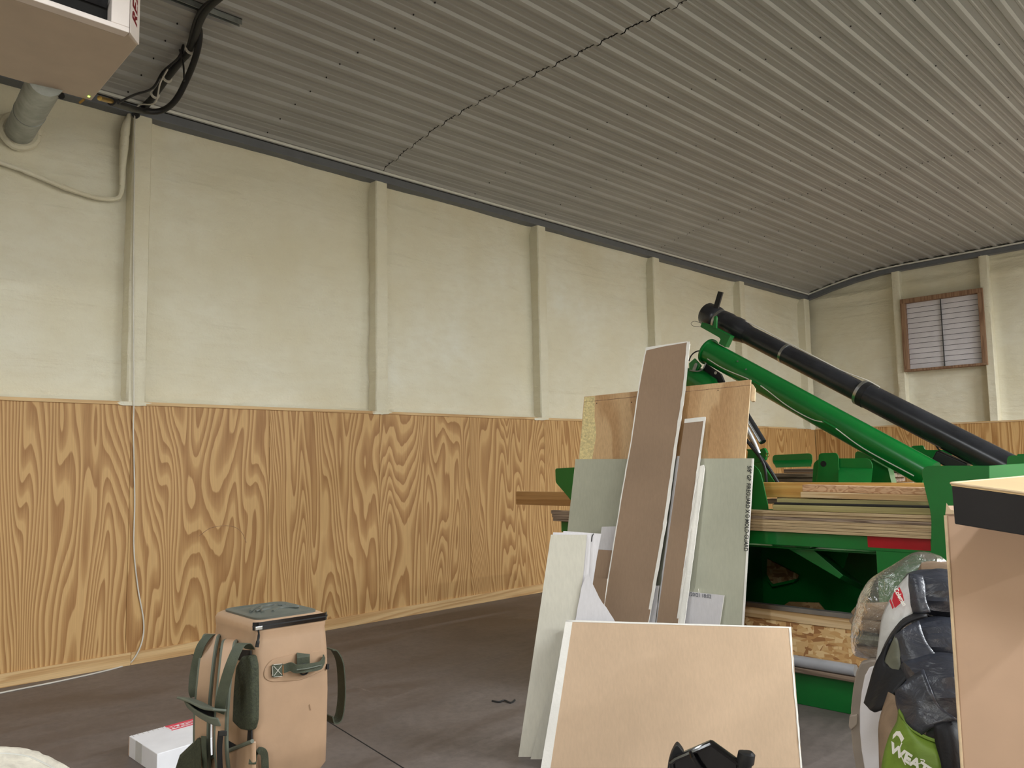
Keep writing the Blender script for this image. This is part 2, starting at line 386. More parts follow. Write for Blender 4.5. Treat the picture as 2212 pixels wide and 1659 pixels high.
for ci, (y0, y1) in enumerate(courses):
    k = 0
    while R0+k*RP < XR-.3:
        pr = rib_profile(k, 3); mb = MB(); j = .004*random.random(); dz = .003*(ci % 2)
        ys = [y0+.004+j, y1-.004+random.random()*.004]
        rings = [[V(x, y, z+dz) for x, z in pr] + [V(x, y, z+dz+.0015) for x, z in pr[::-1]] for y in ys]
        mb.loft(rings); mb.build('liner_sheet', m_ceil, ce); k += 3
sc = MB()
for yy in (1.2, 2.45, 3.7, 5.04, 6.3, 7.5, 8.7, 9.94, 11.2, 12.4, 13.6):
    k = 0
    while R0+k*RP < 9:
        c = R0+k*RP
        for dx in ((.06, .13) if yy in (5.04, 9.94) else (.05,)):
            x = c+dx+random.uniform(-.008, .008); y = yy+random.uniform(-.012, .012)
            sc.tube([V(x, y, zc(x)-.006), V(x, y, zc(x)+.004)], .006, 6)
        k += 1
tag(sc.build('screw_head', m_dark, ce), kind='stuff')

# wall on the left: plywood below, sprayed foam between posts above
HP = 2.06; ZT = 4.47
wl = MB().box((-.42, YB, 0), (-.22, YF+.42, 4.93)).build('wall_left', m_foam); tag(wl, kind='structure')
posts = [2.684+2.44*k for k in range(-3, 5)]        # far edge of each post
PW = .16
def foam_grid(name, u0_, u1_, z0, z1f, fn, mapf, step=.045, skip=None):
    nu = int((u1_-u0_)/step); mb = MB(); nz = int(2.55/step)
    for i in range(nu+1):
        u = u0_+(u1_-u0_)*i/nu
        for j in range(nz+1):
            z = z0+(z1f(u)-z0)*j/nz; mb.v.append(mapf(u, z, fn(u, z)))
    for i in range(nu):
        for j in range(nz):
            if skip and skip(u0_+(u1_-u0_)*(i+.5)/nu, z0+(z1f(u0_)-z0)*(j+.5)/nz): continue
            q = i*(nz+1)+j; mb.f.append([q, q+nz+1, q+nz+2, q+1]); mb.m.append(0)
    return mb
def foam_relief(u, z, edges, seed):
    d = .02*noise.noise(V(u*.9+seed, z*1.6, 1)) + .008*noise.noise(V(u*2.5, z*9, seed)) + .005*noise.noise(V(u*7, z*13, 3+seed))
    # sagging ledges where the foam was built up in passes
    bay = int(u/2.44+20)
    for q in range(3):
        zl = 2.45+.42*q+.25*noise.noise(V(bay*3.1, q*5.7, seed))+.05*noise.noise(V(u*1.3, q, 2))
        t = (z-zl)/.022; am = .016*max(0, .30+noise.noise(V(u*.8, q*9.1, seed+4))); d += am*math.exp(-t*t) if z < zl else am*math.exp(-(t*.16)**2)
    for e in edges: d += .02*math.exp(-((u-e)/.045)**2)
    d += .05*math.exp(-((z-HP)/.035)**2) + .04*math.exp(-((z-ZT)/.06)**2)
    return d
edges = [q for p_ in posts for q in (p_-PW, p_)]
mb = foam_grid('foam', YB, YF, HP-.02, lambda u: 4.62, lambda u, z: foam_relief(u, z, edges, 0), lambda u, z, d: V(-.15+d, u, z), step=.034)
mb.build('foam_insulation', m_foam, wl, smooth=True)
def foam_post(name, along, plane, z0, z1, parent, wd=PW, dep=.17):
    """along = far edge position; plane maps (u, d, z)"""
    rings = []
    for j in range(46):
        z = z0+(z1-z0)*j/45; ring = []
        prof = [(0, -dep), (.006, -.05), (.004, -.012), (.016, 0), (wd*.35, .002), (wd*.65, .001), (wd-.016, 0), (wd-.004, -.014), (wd-.006, -.05), (wd, -dep)]
        for q, (u, d) in enumerate(prof):
            nn = noise.noise(V(along*3, z*3.5, q*.9))*.005 + noise.noise(V(along, z*16, q*1.7))*.002
            fl_ = .03*math.exp(-(z-z0)/.06)
            ring.append(plane(along-wd+u+nn*.8, d+nn+(fl_ if 2 < q < 7 else 0)*.3, z))
        rings.append(ring)
    return MB().loft(rings, caps=False, closed=False).build(name, m_foam, parent, smooth=True)
for p_ in posts[1:]: foam_post('post', p_, lambda u, d, z: V(d, u, z), HP-.01, ZT+.02, wl)
foam_post('post', 14.80, lambda u, d, z: V(d, u, z), HP-.01, ZT+.02, wl, .2)
# foam ridges in the first bay
rid = smoothpath([onx(-30, 340, -.09), onx(60, 372, -.09), onx(140, 405, -.09), onx(200, 425, -.09), onx(245, 430, -.09), onx(262, 415, -.08), onx(268, 350, -.075), onx(270, 280, -.075)], 6)
MB().tube(rid, [.02+.012*math.sin(i*1.7)*noise.noise(V(i*.3, 0, 0)) for i in range(len(rid))], 8).build('foam_bead', m_foam, wl, smooth=True)
rid = smoothpath([onx(282, 242, -.03), onx(272, 275, -.05), onx(268, 320, -.06), onx(262, 400, -.075)], 6)
MB().tube(rid, [.012+.024*math.sin(math.pi*(i+.4)/(len(rid)+.2))+.006*noise.noise(V(i*.6, 3, 0)) for i in range(len(rid))], 10).build('foam_bead', m_foam, wl, smooth=True)
# plywood sheets, cap strip, base board
pm = MB(); bw = 1.2175
k = 0; y = 2.57-7*1.22
while y < YF-.02:
    y1 = min(y+bw, YF-.012)
    MB().box((-.014-random.random()*.002, y, .085), (random.uniform(-.001, .001), y1, HP)).build('plywood_panel', m_ply, wl, bevel=.0015, seg=1, origin=(0, y, 0)); y += 1.22
y = .1
for L_ in (2.6, 2.44, 3.66, 2.44, 3.0):
    MB().box((-.16, y-.2, HP-.012), (.012, min(y-.2+L_-.006, YF), HP+.016)).build('cap_strip', m_pine, wl, bevel=.002); y += L_
y = -3.1
for q, L_ in enumerate((3.66, 2.05, 4.88, 4.88, 2.4)):
    o = MB().box((-.03, y, 0), (.014+.003*(q % 2), min(y+L_-.004, YF), .098)).build('baseboard_left', m_pine, bevel=.002); tag(o, kind='structure'); y += L_
o = MB().box((-.14, YB, 4.474), (.006, YF, 4.55)).build('trim_1', m_trim, bevel=.004); tag(o, kind='structure')
o = MB().box((-.14, YB, 4.560), (.03, YF, 4.584)).build('trim_2', m_trim2, bevel=.003); tag(o, kind='structure')
MB().box((-.14, YB, 4.55), (.002, YF, 4.56)).build('trim_shadow_gap', m_dark, o)
MB().box((-.14, YB, 4.584), (.004, YF, 4.61)).build('trim_shadow_gap', m_dark, o)

# pen arc and foam overspray on the plywood
MB().tube(smoothpath([onx(x, y, .0005) for x, y in ((430, 1158), (452, 1142), (478, 1136), (505, 1138), (522, 1150), (532, 1172))], 4), .0022, 5).build('pen_arc', m_frame, wl)
for px, py, sz in ((287, 874, .16), (824, 890, .15), (1168, 904, .15)):
    c_ = onx(px, py, 0); mb = MB(); ring = []
    for q in range(24):
        t_ = q*math.pi/12; r_ = sz*(.8+.45*noise.noise(V(math.cos(t_)*2+px, math.sin(t_)*2, 0)))
        ring.append(V(.0128, c_.y+r_*math.cos(t_), HP+.003+min(.012, r_*.16*math.sin(t_))))
    mb.prism(ring, V(-.004, 0, 0), 0); mb.build('foam_overspray', m_foam, wl)

# far wall
WX0, WX1, WZ0, WZ1 = 1.65, 2.935, 2.97, 4.22
wf = MB().box((-.42, YF+.22, 0), (XR+.2, YF+.42, 4.93)).build('wall_far', m_foam); tag(wf, kind='structure')
fedges = [1.5, 1.65, 2.87, 3.02, 5.3, 5.45]
inwin = lambda u, z: WX0 < u < WX1 and WZ0 < z < WZ1
mb = foam_grid('foam', -.1, 9, HP-.02, lambda u: zc(u)+.03, lambda u, z: foam_relief(u, z, fedges, 7), lambda u, z, d: V(u, YF+.15-d, z), skip=None)
mb.f = [[*f][::-1] for f in mb.f]
mb.build('foam_insulation', m_foam, wf, smooth=True)
for e in (1.65, 3.03, 5.45): foam_post('post', e, lambda u, d, z: V(u, YF-d, z), HP-.01, zc(e)-.06, wf, .14)
x = -.012
while x < XR:
    MB().box((max(x, 0), YF-random.uniform(-.001, .001), .085), (x+1.2165, YF+.014, HP-.005)).build('plywood_panel', m_ply, wf, bevel=.0015, seg=1, origin=(x, YF, 0)); x += 1.22
MB().box((0, YF-.012, HP-.012), (XR, YF+.15, HP+.012)).build('cap_strip', m_pinex, wf, bevel=.002)
xs = [-.02, .43, .87, 1.28, 1.7, 2.4, 4, 9, XR]
for nm, d0, d1, dep, mt in (('trim_3', .115, .045, .006, m_trim), ('trim_4', .036, .014, .03, m_trim2)):
    mb = MB(); rings = []
    for x in xs: rings.append([V(x, YF-dep, zc(x)-d0-.012), V(x, YF+.1, zc(x)-d0-.012), V(x, YF+.1, zc(x)-d1-.012), V(x, YF-dep, zc(x)-d1-.012)])
    tag(mb.loft(rings).build(nm, mt), kind='structure')
# walls out of view that close the room
o = MB().box((XR, YB, 0), (XR+.2, YF+.36, 4.93)).build('wall_right', m_foam); tag(o, kind='structure')
o = MB().box((-.36, YB-.2, 0), (XR+.2, YB, 4.93)).build('wall_back', m_foam); tag(o, kind='structure')

# shuttered fan opening in the far wall
wn = empty('window_1', (2.29, YF, WZ0), kind='structure')
t = .075
for lo, hi in (((WX0, WZ1-t), (WX1, WZ1)), ((WX0, WZ0), (WX1, WZ0+t*.5)), ((WX0, WZ0+t*.5), (WX0+t, WZ1-t)), ((WX1-t, WZ0+t*.5), (WX1, WZ1-t))):
    MB().box((lo[0], YF-.045, lo[1]), (hi[0], YF+.1, hi[1])).build('frame_board', m_frame, wn, bevel=.004)
MB().box((WX0+t, YF+.052, WZ0+.03), (WX1-t, YF+.1, WZ1-t)).build('backing', m_dark, wn)
ns = 13; h = (WZ1-t-WZ0-t*.5)/ns
for q in range(ns):
    z = WZ0+t*.5+q*h
    MB().prism([V(WX0+t+.004, YF+.026, z+.005), V(WX0+t+.004, YF+.040, z+h-.003), V(WX0+t+.004, YF+.05, z+h-.003), V(WX0+t+.004, YF+.028, z+.002)], V(WX1-WX0-2*t-.008, 0, 0), 0).build('slat', m_louver, wn)
MB().box((2.275, YF+.004, WZ0+.04), (2.289, YF+.018, WZ1-t)).build('tie_rod', m_lampbody, wn)

# high-bay lamps (above and behind the camera's view)
for i, (x, y, wt) in enumerate(LAMPS):
    e = empty('strip_lamp', (x, y, 4.5), 'long white strip lamp hanging below the ceiling out of view', 'lamp', 'strip lamps')
    MB().box((x-.11, y-1.2, 4.5), (x+.11, y+1.2, 4.56)).build('housing', m_lampbody, e, bevel=.01)
    for dy in (-.9, .9): MB().tube([V(x, y+dy, 4.56), V(x, y+dy, 4.87)], .008, 8).build('hanger', m_steel, e)
    MB().box((x-.09, y-1.18, 4.492), (x+.09, y+1.18, 4.4995)).build('lens', m_lens, e)
    ld = bpy.data.lights.new('lamp_light', 'AREA'); ld.shape = 'RECTANGLE'; ld.size = .18; ld.size_y = 2.36; ld.energy = wt; ld.color = LAMP_COLOR
    lo = bpy.data.objects.new('lamp_light', ld); COL.objects.link(lo); lo.parent = e; lo.location = (0, 0, -.012)
# ------------------------------------------------------------------ unit heater, its flue and lines
HX0, HX1, HY1, HZ = 1.36, 2.375, 1.70, 3.90
ht = empty('unit_heater', (1.87, 1.0, HZ), 'beige hanging unit heater with a black louvred opening and red lettering', 'heater')
body = [V(HX0, -.2, HZ), V(HX1-.05, -.2, HZ), V(HX1-.05, 1.6, HZ), V(HX1-.01, 1.62, HZ), V(HX1-.09, HY1, HZ), V(HX0, HY1+.06, HZ)]
MB().prism(body, V(0, 0, .74), 0).build('cabinet', m_heater, ht, bevel=.006)
# white front: frame around the opening
fx = HX1+.004
mb = MB(); mb.box((fx-.053, -.2, HZ+.0), (fx+.012, 1.615, HZ+.03)).box((fx-.053, 1.52, HZ+.03), (fx+.012, 1.615, HZ+.74)).box((fx-.053, -.2, HZ+.70), (fx+.012, 1.52, HZ+.74))
mb.build('front_frame', m_heaterw, ht, bevel=.004)
MB().prism([V(fx-.012, 1.618, HZ+.002), V(fx+.014, 1.618, HZ+.002), V(HX1-.085, HY1+.006, HZ+.002), V(HX1-.1, HY1-.01, HZ+.002)], V(0, 0, .74), 0).build('front_corner_panel', m_heaterw, ht, bevel=.003)
MB().box((fx-.053, -.2, HZ+.03), (fx-.049, 1.52, HZ+.7)).build('opening', m_dark, ht)
for q in range(4):
    MB().obox(V(fx-.022, .66, HZ+.14+.16*q), V(.014, 0, .02), V(0, .85, 0), V(-.002, 0, .001)).build('louvre', m_gloss, ht)
d = V(HX1-.085-(fx+.014), HY1-1.618, 0).normalized(); nrm = V(-d.y, d.x, 0)
if nrm.x < 0: nrm = -nrm
O = V(fx+.014, 1.618, HZ+.075)+d*.104+nrm*.003
text_mesh('lettering', 'REZNOR', .115, m_redtext, ht, frame(O, V(0, 0, 1), -d), shear=.25, bold=.003)
c = onz(192, 208, HZ); MB().tube([c+V(0,0,.004), c-V(0,0,.004)], .007, 8).build('indicator_light', m_led, ht)
c = onz(133, 204, HZ); MB().tube([c+V(-.02,0,.01), c-V(.0,0,.012)], .02, 8).build('grommet', m_black, ht)
MB().tube([onx(172, 222, 1.33), onx(182, 214, 1.37)], .008, 6).build('drain_stub', m_brass, ht)
for y in (.2, 1.4): MB().tube([V(1.8, y, HZ+.73), V(1.8, y, 4.9)], .008, 8).build('hanger_rod', m_steel, ht)
a = onx(43, 283, -.09); b = onx(101, 172, 1.39)
fp = empty('flue_pipe', a, 'galvanised flue pipe running from the heater into the wall', 'pipe')
MB().tube([a-(b-a).normalized()*.06, b], .102, 24).build('duct', m_galv, fp, smooth=True)
dr = (b-a).normalized(); mb = MB().tube([a+dr*.62, a+dr*.645], .105, 24); mb.build('seam_ring', m_galv, fp, smooth=True)
ring = [a-dr*.02+V(0,.122*math.cos(t_), .122*math.sin(t_))*(1+.08*noise.noise(V(t_, 5, 0))) for t_ in [q*math.pi/10 for q in range(21)]]
MB().tube(ring, .03, 8).build('foam_collar', m_foam, fp, smooth=True)

def cable(name, pts, r, mat, label=None, cat=None, parent=None, n=8, k=6):
    o = MB().tube(smoothpath(pts, k), r, n).build(name, mat, parent, smooth=True)
    if label: tag(o, label, cat)
    return o
yb = 2.60
hb = empty('cable_bundle', ony(293, 245, 2.6), 'thick black cable bundle with zip ties sagging below the ceiling', 'cable')
main = [onx(293, 250, .02), ony(305, 226, yb), ony(335, 200, yb), ony(356, 170, yb), ony(362, 135, yb), ony(392, 92, yb), ony(412, 62, yb), ony(438, 32, yb), ony(482, -12, yb)]
main = [V(q.x, q.y, min(q.z, zc(q.x)-.075)) for q in main[:7]]+[onz(440, 30, 4.78), onz(490, -18, 4.78), onz(570, -95, 4.78)]
MB().tube(smoothpath(main, 6), .025, 10).build('main_cable', m_black, hb, smooth=True)
for off in ((.02, .01, .02), (-.015, -.02, .01)):
    MB().tube(smoothpath([q+V(*off)*(.8+.5*math.sin(i*2.1)) for i, q in enumerate(main)], 6), .014, 8).build('side_cable', m_black, hb, smooth=True)
for i in (2, 4, 6):
    q = main[i]; dr = (main[i+1]-main[i-1]).normalized()
    MB().tube([q-dr*.008, q+dr*.008], .038, 12).build('zip_tie', m_cord, hb)
cable('white_lead', [onx(292, 238, .03), ony(303, 226, yb-.05), ony(335, 222, yb-.06), ony(346, 180, yb-.06), ony(362, 150, yb-.06)], .006, m_cord, parent=hb)
cable('thin_lead', [ony(255, 222, 1.9), ony(290, 205, 2.15), ony(330, 190, 2.4), ony(352, 155, yb-.05), ony(385, 125, yb-.05), ony(396, 98, yb-.02), main[5]], .009, m_black, parent=hb)
cable('thin_lead', [ony(388, 108, yb-.05), ony(396, 140, yb-.1), ony(398, 175, yb-.1)], .007, m_black, parent=hb)
hose = [onx(240, 219, 1.30), onx(262, 227, 1.0), onx(300, 238, .5), onx(345, 240, .45), onx(378, 218, .6), onx(405, 168, .75), onx(424, 118, .95), onx(431, 78, 1.05), onx(428, 55, 1.1)]
go = cable('gas_hose', hose, .024, m_black, 'black rubber gas hose looping from the heater up to the ceiling cable', 'hose', n=10)
MB().tube([onx(215, 212, 1.42), onx(241, 219, 1.30)], .016, 10).build('brass_fitting', m_brass, go, smooth=True)
MB().tube([onx(240, 219, 1.30), onx(250, 222, 1.2)], .028, 10).build('hose_end', m_black, go, smooth=True)
us = onz(520, 45, 4.84)
mb = MB(); x0 = us.x
mb.box((x0-.022, us.y-2.2, 4.80), (x0-.018, us.y, 4.845)).box((x0+.018, us.y-2.2, 4.80), (x0+.022, us.y, 4.845)).box((x0-.022, us.y-2.2, 4.841), (x0+.022, us.y, 4.845))
tag(mb.build('strut_channel', m_galv), 'galvanised strut channel screwed to the ceiling beside the cables', 'channel')

# white cable down the first post and along the floor
pts = [onx(291, 250, .012), onx(290, 400, .012), onx(288, 600, .012), onx(289, 860, .022), onx(288, 930, .012), onx(291, 1080, .012), onx(289, 1180, .012), onx(298, 1270, .012), onx(310, 1340, .012), onx(307, 1385, .014), onx(290, 1422, .024), onz(270, 1437, .006), onz(215, 1452, .005), onz(120, 1473, .005), onz(0, 1497, .005), onz(-80, 1515, .005)]
cable('white_cable', pts, .0055, m_cord, 'thin white cable hanging down the wall post and trailing over the floor', 'cable', n=6, k=5)
pts = [onz(1063, 1514, .004), onz(1078, 1516, .006), onz(1090, 1513, .008), onz(1103, 1518, .005), onz(1112, 1512, .005)]
cable('wood_sliver', pts, .006, m_ink, 'small dark curled sliver lying on the open floor', 'debris', n=6, k=4)

# ------------------------------------------------------------------ drywall and plywood offcuts leaning on the machine
def leanplane(P0, dr, lean):
    dr = Vector((dr[0], dr[1], 0)).normalized(); h = Vector((-dr.y, dr.x, 0))
    if h.dot(FWD) < 0: h = -h
    u = V(0,0,1)*math.cos(lean)+h*math.sin(lean); n = dr.cross(u).normalized()
    if n.dot(FWD) < 0: n = -n
    return (Vector(P0), n, dr, u, h)
def shiftpl(pl, s): return (pl[0]+pl[4]*s,)+pl[1:]
def jag(pts, amp, step=.03):
    out = []
    for i, P in enumerate(pts):
        Q = pts[(i+1) % len(pts)]; L_ = (Q-P).length; n = max(1, int(L_/step))
        for k in range(n):
            q = P.lerp(Q, k/n)
            if k: q = q+V(*[amp*noise.noise(V(q.x*31+c_, q.y*29, q.z*37)) for c_ in (0, 5, 9)])
            out.append(q)
    return out
G = .0158
plA = leanplane((3.925, 3.166, 0), (.946, .861), math.radians(14))
def tofloor(a, b, pl):
    """extend the line a->b (pixels) in the plane until z = 0, return a 3D point"""
    A, B = onp(*a, pl), onp(*b, pl); t = A.z/(A.z-B.z) if abs(A.z-B.z) > 1e-6 else 1
    return A+(B-A)*t
def sheet3(name, label, P, pl, th, mats, cat='drywall', jagged=0, parent=None, group=None):
    if jagged: n_ = pl[1]; P = [q-n_*(q-pl[0]).dot(n_) for q in jag(P, jagged)]
    o = MB().prism(P, pl[1]*th).build(name, mats, parent)
    return tag(o, label, cat, group) if label else o
DW = lambda front, back=None: [front, back or m_lilac, m_core]
# wide tan board in front
TL, TR = (1222, 1340), (1709, 1355)
P = [onp(*TL, plA), onp(*TR, plA), tofloor(TR, (1733, 1659), plA), tofloor(TL, (1168, 1659), plA)]
bA = sheet3('drywall_board', 'wide tan drywall board leaning in front of the other offcuts', P, plA, G, DW(m_tan))
plA1 = shiftpl(plA, -.0012)
Q = [onp(1222, 1340, plA1), onp(1237, 1341, plA1), tofloor((1237, 1341), (1189, 1659), plA1), tofloor(TL, (1168, 1659), plA1)]
sheet3('edge_wrap', None, Q, plA1, .001, DW(m_core), parent=bA)
Q = [onp(1222, 1339, plA1), onp(1709, 1354, plA1), onp(1709, 1357, plA1), onp(1222, 1343, plA1)]
sheet3('top_edge_tape', None, Q, plA1, .001, DW(m_core), parent=bA)
Q = [onp(1704, 1356, plA1), onp(1709, 1356, plA1), tofloor(TR, (1733, 1659), plA1), tofloor((1704, 1356), (1729, 1659), plA1)]
sheet3('side_edge_tape', None, jag(Q, .004), plA1, .001, DW(m_core), parent=bA)
# ivory boards behind it on the left
plB = leanplane((3.718, 3.194, 0), (.946, .861), math.radians(11))
P = [onp(1190, 1155, plB), onp(1268, 1155, plB), onp(1259, 1250, plB), onp(1238, 1365, plB), onp(1215, 1480, plB), tofloor((1238, 1365), (1180, 1640), plB), tofloor((1190, 1155), (1120, 1632), plB)]
bB = sheet3('drywall_board', 'ivory drywall board at the left end of the leaning offcuts', P, plB, G, DW(m_whitep))
plB2 = shiftpl(plB, -.035)
P = [onp(1228, 1352, plB2), onp(1246, 1352, plB2), tofloor((1240, 1360), (1180, 1655), plB2), tofloor((1228, 1352), (1143, 1650), plB2)]
sheet3('drywall_strip', 'pale grey drywall strip squeezed between the tan board and the ivory board', P, plB2, G, DW(m_whitep))
plB3 = shiftpl(plB, .022)
P = [onp(1195, 1150, plB3), onp(1277, 1152, plB3), onp(1272, 1250, plB3), onp(1262, 1300, plB3), tofloor((1277, 1152), (1212, 1600), plB3), tofloor((1195, 1150), (1130, 1600), plB3)]
sheet3('drywall_board', 'white drywall board just behind the ivory one with its top corner showing', P, plB3, G, DW(m_lilac))
plB4 = shiftpl(plB, .044)
P = [onp(1217, 1147, plB4), onp(1299, 1153, plB4), onp(1290, 1200, plB4), onp(1276, 1290, plB4), tofloor((1299, 1153), (1235, 1560), plB4), tofloor((1217, 1147), (1150, 1560), plB4)]
bB4 = sheet3('drywall_board', 'white drywall board marked with a short black pen stroke near its top', P, plB4, G, DW(m_lilac))
q4 = shiftpl(plB4, -.001)
MB().tube(smoothpath([onp(1282, 1153, q4), onp(1279, 1160, q4), onp(1278, 1170, q4)], 4), .0025, 6).build('pen_mark', m_ink, bB4)
plH = shiftpl(plB, -.01)
P = [onp(1269, 1238, plH), onp(1294, 1290, plH), onp(1325, 1336, plH), tofloor((1294, 1290), (1400, 1500), plH), tofloor((1262, 1260), (1215, 1500), plH), onp(1256, 1268, plH)]
sheet3('drywall_scrap', 'torn grey paper faced drywall scrap with a slanted white edge', P, plH, .006, DW(m_lilac), jagged=.003)
# grey-green sheet and the plywood behind it
TRC = V(4.171, 4.93, 1.53)
plC = leanplane((0, 0, 0), (.95, .32), math.radians(9)); plC = (TRC,)+plC[1:]
P = [onp(1243, 992, plC), onp(1628, 990, plC), tofloor((1628, 990), (1607, 1340), plC), tofloor((1243, 992), (1222, 1180), plC)]
bC = sheet3('drywall_board', 'large grey-green drywall board with black lettering down its right side', P, plC, G, DW(m_greyp))
pc = shiftpl(plC, -.0012)
P = [onp(1624, 991, pc), onp(1628, 991, pc), tofloor((1628, 990), (1607, 1340), pc), tofloor((1624, 990), (1603, 1340), pc)]
sheet3('edge_wrap', None, P, pc, .001, DW(m_core), parent=bC)
O = onp(1615, 1006, pc); dn = (onp(1607, 1190, pc)-O).normalized(); sd = (onp(1625, 1006, pc)-O).normalized()
L_ = (onp(1607, 1190, pc)-O).length
tx = text_mesh('lettering', '5/8" GP  FIREGUARD X \u00ae MOLD-GUARD', .036, m_ink, bC, frame(O, dn, sd), bold=.0008)
wdt = max(v.co.dot(dn) for v in tx.data.vertices)-min(v.co.dot(dn) for v in tx.data.vertices)
bpy.data.objects.remove(tx)
text_mesh('lettering', '5/8" GP  FIREGUARD X \u00ae MOLD-GUARD', .036, m_ink, bC, frame(O, dn, sd), bold=.0008, sx=L_/wdt)
plE = shiftpl(plC, .035)
P = [onp(1262, 857, plE), onp(1622, 820, plE), tofloor((1622, 820), (1609, 992), plE), tofloor((1262, 857), (1250, 992), plE)]
bE = sheet3('plywood_board', 'pale plywood board standing behind the grey-green drywall', P, plE, .019, [m_ply2, m_ply2, m_cardlight], 'plywood')
pe = shiftpl(plE, -.0008)
P = [onp(1263, 858, pe), onp(1285, 856, pe), onp(1284, 900, pe), onp(1288, 940, pe), onp(1279, 992, pe), onp(1251, 992, pe)]
sheet3('glue_smear', None, P, pe, .0007, [plain('yellowed_glue', (214, 196, 140), .3, var=.12, scale=60, bump=.5, bscale=120)]*3, parent=bE)
for q, (x, y) in enumerate(((1289, 871), (1364, 869), (1551, 843))):
    c = onp(x, y, pe); MB().tube([c, c+plE[1]*.002], .004, 6).build('nail_hole', m_dark, bE)
P = [onp(1262, 868, pe), onp(1622, 831, pe), onp(1622, 832, pe), onp(1262, 869, pe)]
sheet3('pencil_line', None, P, pe, .0006, [m_frame]*3, parent=bE)
pt = shiftpl(plE, .03)
P = [onp(1618, 826, pt), onp(1626, 830, pt), onp(1631, 838, pt), onp(1630, 866, pt), onp(1624, 867, pt), onp(1618, 862, pt)]
sheet3('foam_tab', None, P, pt, .03, [m_cardlight]*3, parent=bE)
# tall brown strips in front
plD = leanplane((0, 0, 0), (.95, .32), math.radians(13)); plD = (TRC-plD[4]*.055,)+plD[1:]
P = [onp(1396, 750, plD), onp(1487, 737, plD), onp(1490, 742, plD), onp(1480, 840, plD), onp(1463, 950, plD), onp(1446, 1080, plD), onp(1430, 1180, plD), onp(1402, 1336, plD), tofloor((1430, 1180), (1402, 1336), plD), tofloor((1365, 950), (1302, 1330), plD), onp(1302, 1330, plD), onp(1342, 1080, plD), onp(1365, 950, plD), onp(1382, 830, plD)]
P = [q-plD[1]*(q-plD[0]).dot(plD[1]) for q in jag(P, .006, .05)]
bD = sheet3('drywall_strip', 'tallest brown drywall strip rising above the plywood board', P, plD, G, DW(m_brown))
pd = shiftpl(plD, -.0012)
for nm, line, wd in (('torn_edge', [(1487, 738), (1478, 840), (1461, 950), (1444, 1080), (1428, 1180), (1400, 1336)], 6.5), ('torn_edge', [(1396, 750), (1381, 830), (1364, 950), (1341, 1080), (1301, 1330)], 2.2), ):
    Lf = []; Rt = []
    for i in range(len(line)-1):
        for k in range(8):
            t = k/8; x = line[i][0]*(1-t)+line[i+1][0]*t; y = line[i][1]*(1-t)+line[i+1][1]*t; j = noise.noise(V(x*.2, y*.11, 0))*1.6
            Lf.append(onp(x-wd*.5+j, y, pd)); Rt.append(onp(x+wd*.5+j*.4, y, pd))
    sheet3(nm, None, Rt+Lf[::-1], pd, .0011, DW(m_core), parent=bD)
P = [onp(1396, 750, pd), onp(1486, 737, pd), onp(1487, 739, pd), onp(1430, 749, pd), onp(1396, 757, pd)]
sheet3('torn_edge', None, P, pd, .0011, DW(m_core), parent=bD)
plF = leanplane((0, 0, 0), (.95, .32), math.radians(12)); plF = (TRC-plF[4]*.045,)+plF[1:]
P = [onp(1479, 906, plF), onp(1524, 901, plF), tofloor((1524, 901), (1466, 1336), plF), tofloor((1479, 906), (1420, 1336), plF)]
bF = sheet3('drywall_strip', 'shorter narrow brown drywall strip with a white cut top end', P, plF, G, DW(m_brown))
pf = shiftpl(plF, -.0012)
for px in ([(1479, 905), (1524, 900), (1523, 909), (1478, 914)], [(1520, 905), (1525, 902), (1468, 1336), (1462, 1336)]):
    sheet3('torn_edge', None, jag([onp(*q, pf) for q in px], .002), pf, .0011, DW(m_core), parent=bF)
plF2 = shiftpl(plF, .02)
P = [onp(1506, 1008, plF2), onp(1520, 1004, plF2), onp(1522, 1012, plF2), onp(1508, 1120, plF2), onp(1487, 1280, plF2), tofloor((1508, 1120), (1487, 1280), plF2), tofloor((1500, 1010), (1462, 1290), plF2)]
sheet3('drywall_strip', 'white drywall strip tucked behind the shorter brown strip', P, plF2, G, DW(m_core), jagged=.003)
P = [onp(1462, 985, plF2), onp(1478, 985, plF2), tofloor((1478, 985), (1434, 1300), plF2), tofloor((1466, 985), (1424, 1300), plF2)]
sheet3('drywall_strip', 'grey drywall sliver between the two brown strips', P, shiftpl(plF2, .0), .012, DW(m_lilac), jagged=.003)
plG = shiftpl(plF, .012)
P = [onp(1405, 1265, plG), onp(1424, 1265, plG), tofloor((1424, 1265), (1416, 1336), plG), tofloor((1405, 1265), (1396, 1336), plG)]
sheet3('drywall_scrap', 'ragged grey drywall scrap low between the brown strips', P, plG, .012, DW(m_lilac), jagged=.005)
P = [onp(1300, 1138, plG), onp(1332, 1137, plG), tofloor((1332, 1137), (1326, 1188), plG), tofloor((1300, 1138), (1292, 1188), plG)]
sheet3('drywall_scrap', 'small white drywall scrap peeking out left of the tallest brown strip', P, plG, G, DW(m_lilac))
plG2 = shiftpl(plF, -.012)
P = [onp(1293, 1187, plG2), onp(1326, 1189, plG2), tofloor((1326, 1189), (1316, 1250), plG2), tofloor((1293, 1187), (1280, 1250), plG2)]
sheet3('drywall_scrap', 'brown drywall scrap between the white scraps and the tallest strip', P, plG2, .011, DW(m_brown))
plG3 = shiftpl(plF, -.034)
P = [onp(1277, 1247, plG3), onp(1312, 1250, plG3), tofloor((1312, 1250), (1306, 1300), plG3), tofloor((1277, 1247), (1270, 1300), plG3)]
sheet3('drywall_scrap', 'lowest brown drywall scrap above the torn grey one', P, plG3, .011, DW(m_brown))
plI = shiftpl(plC, -.03)
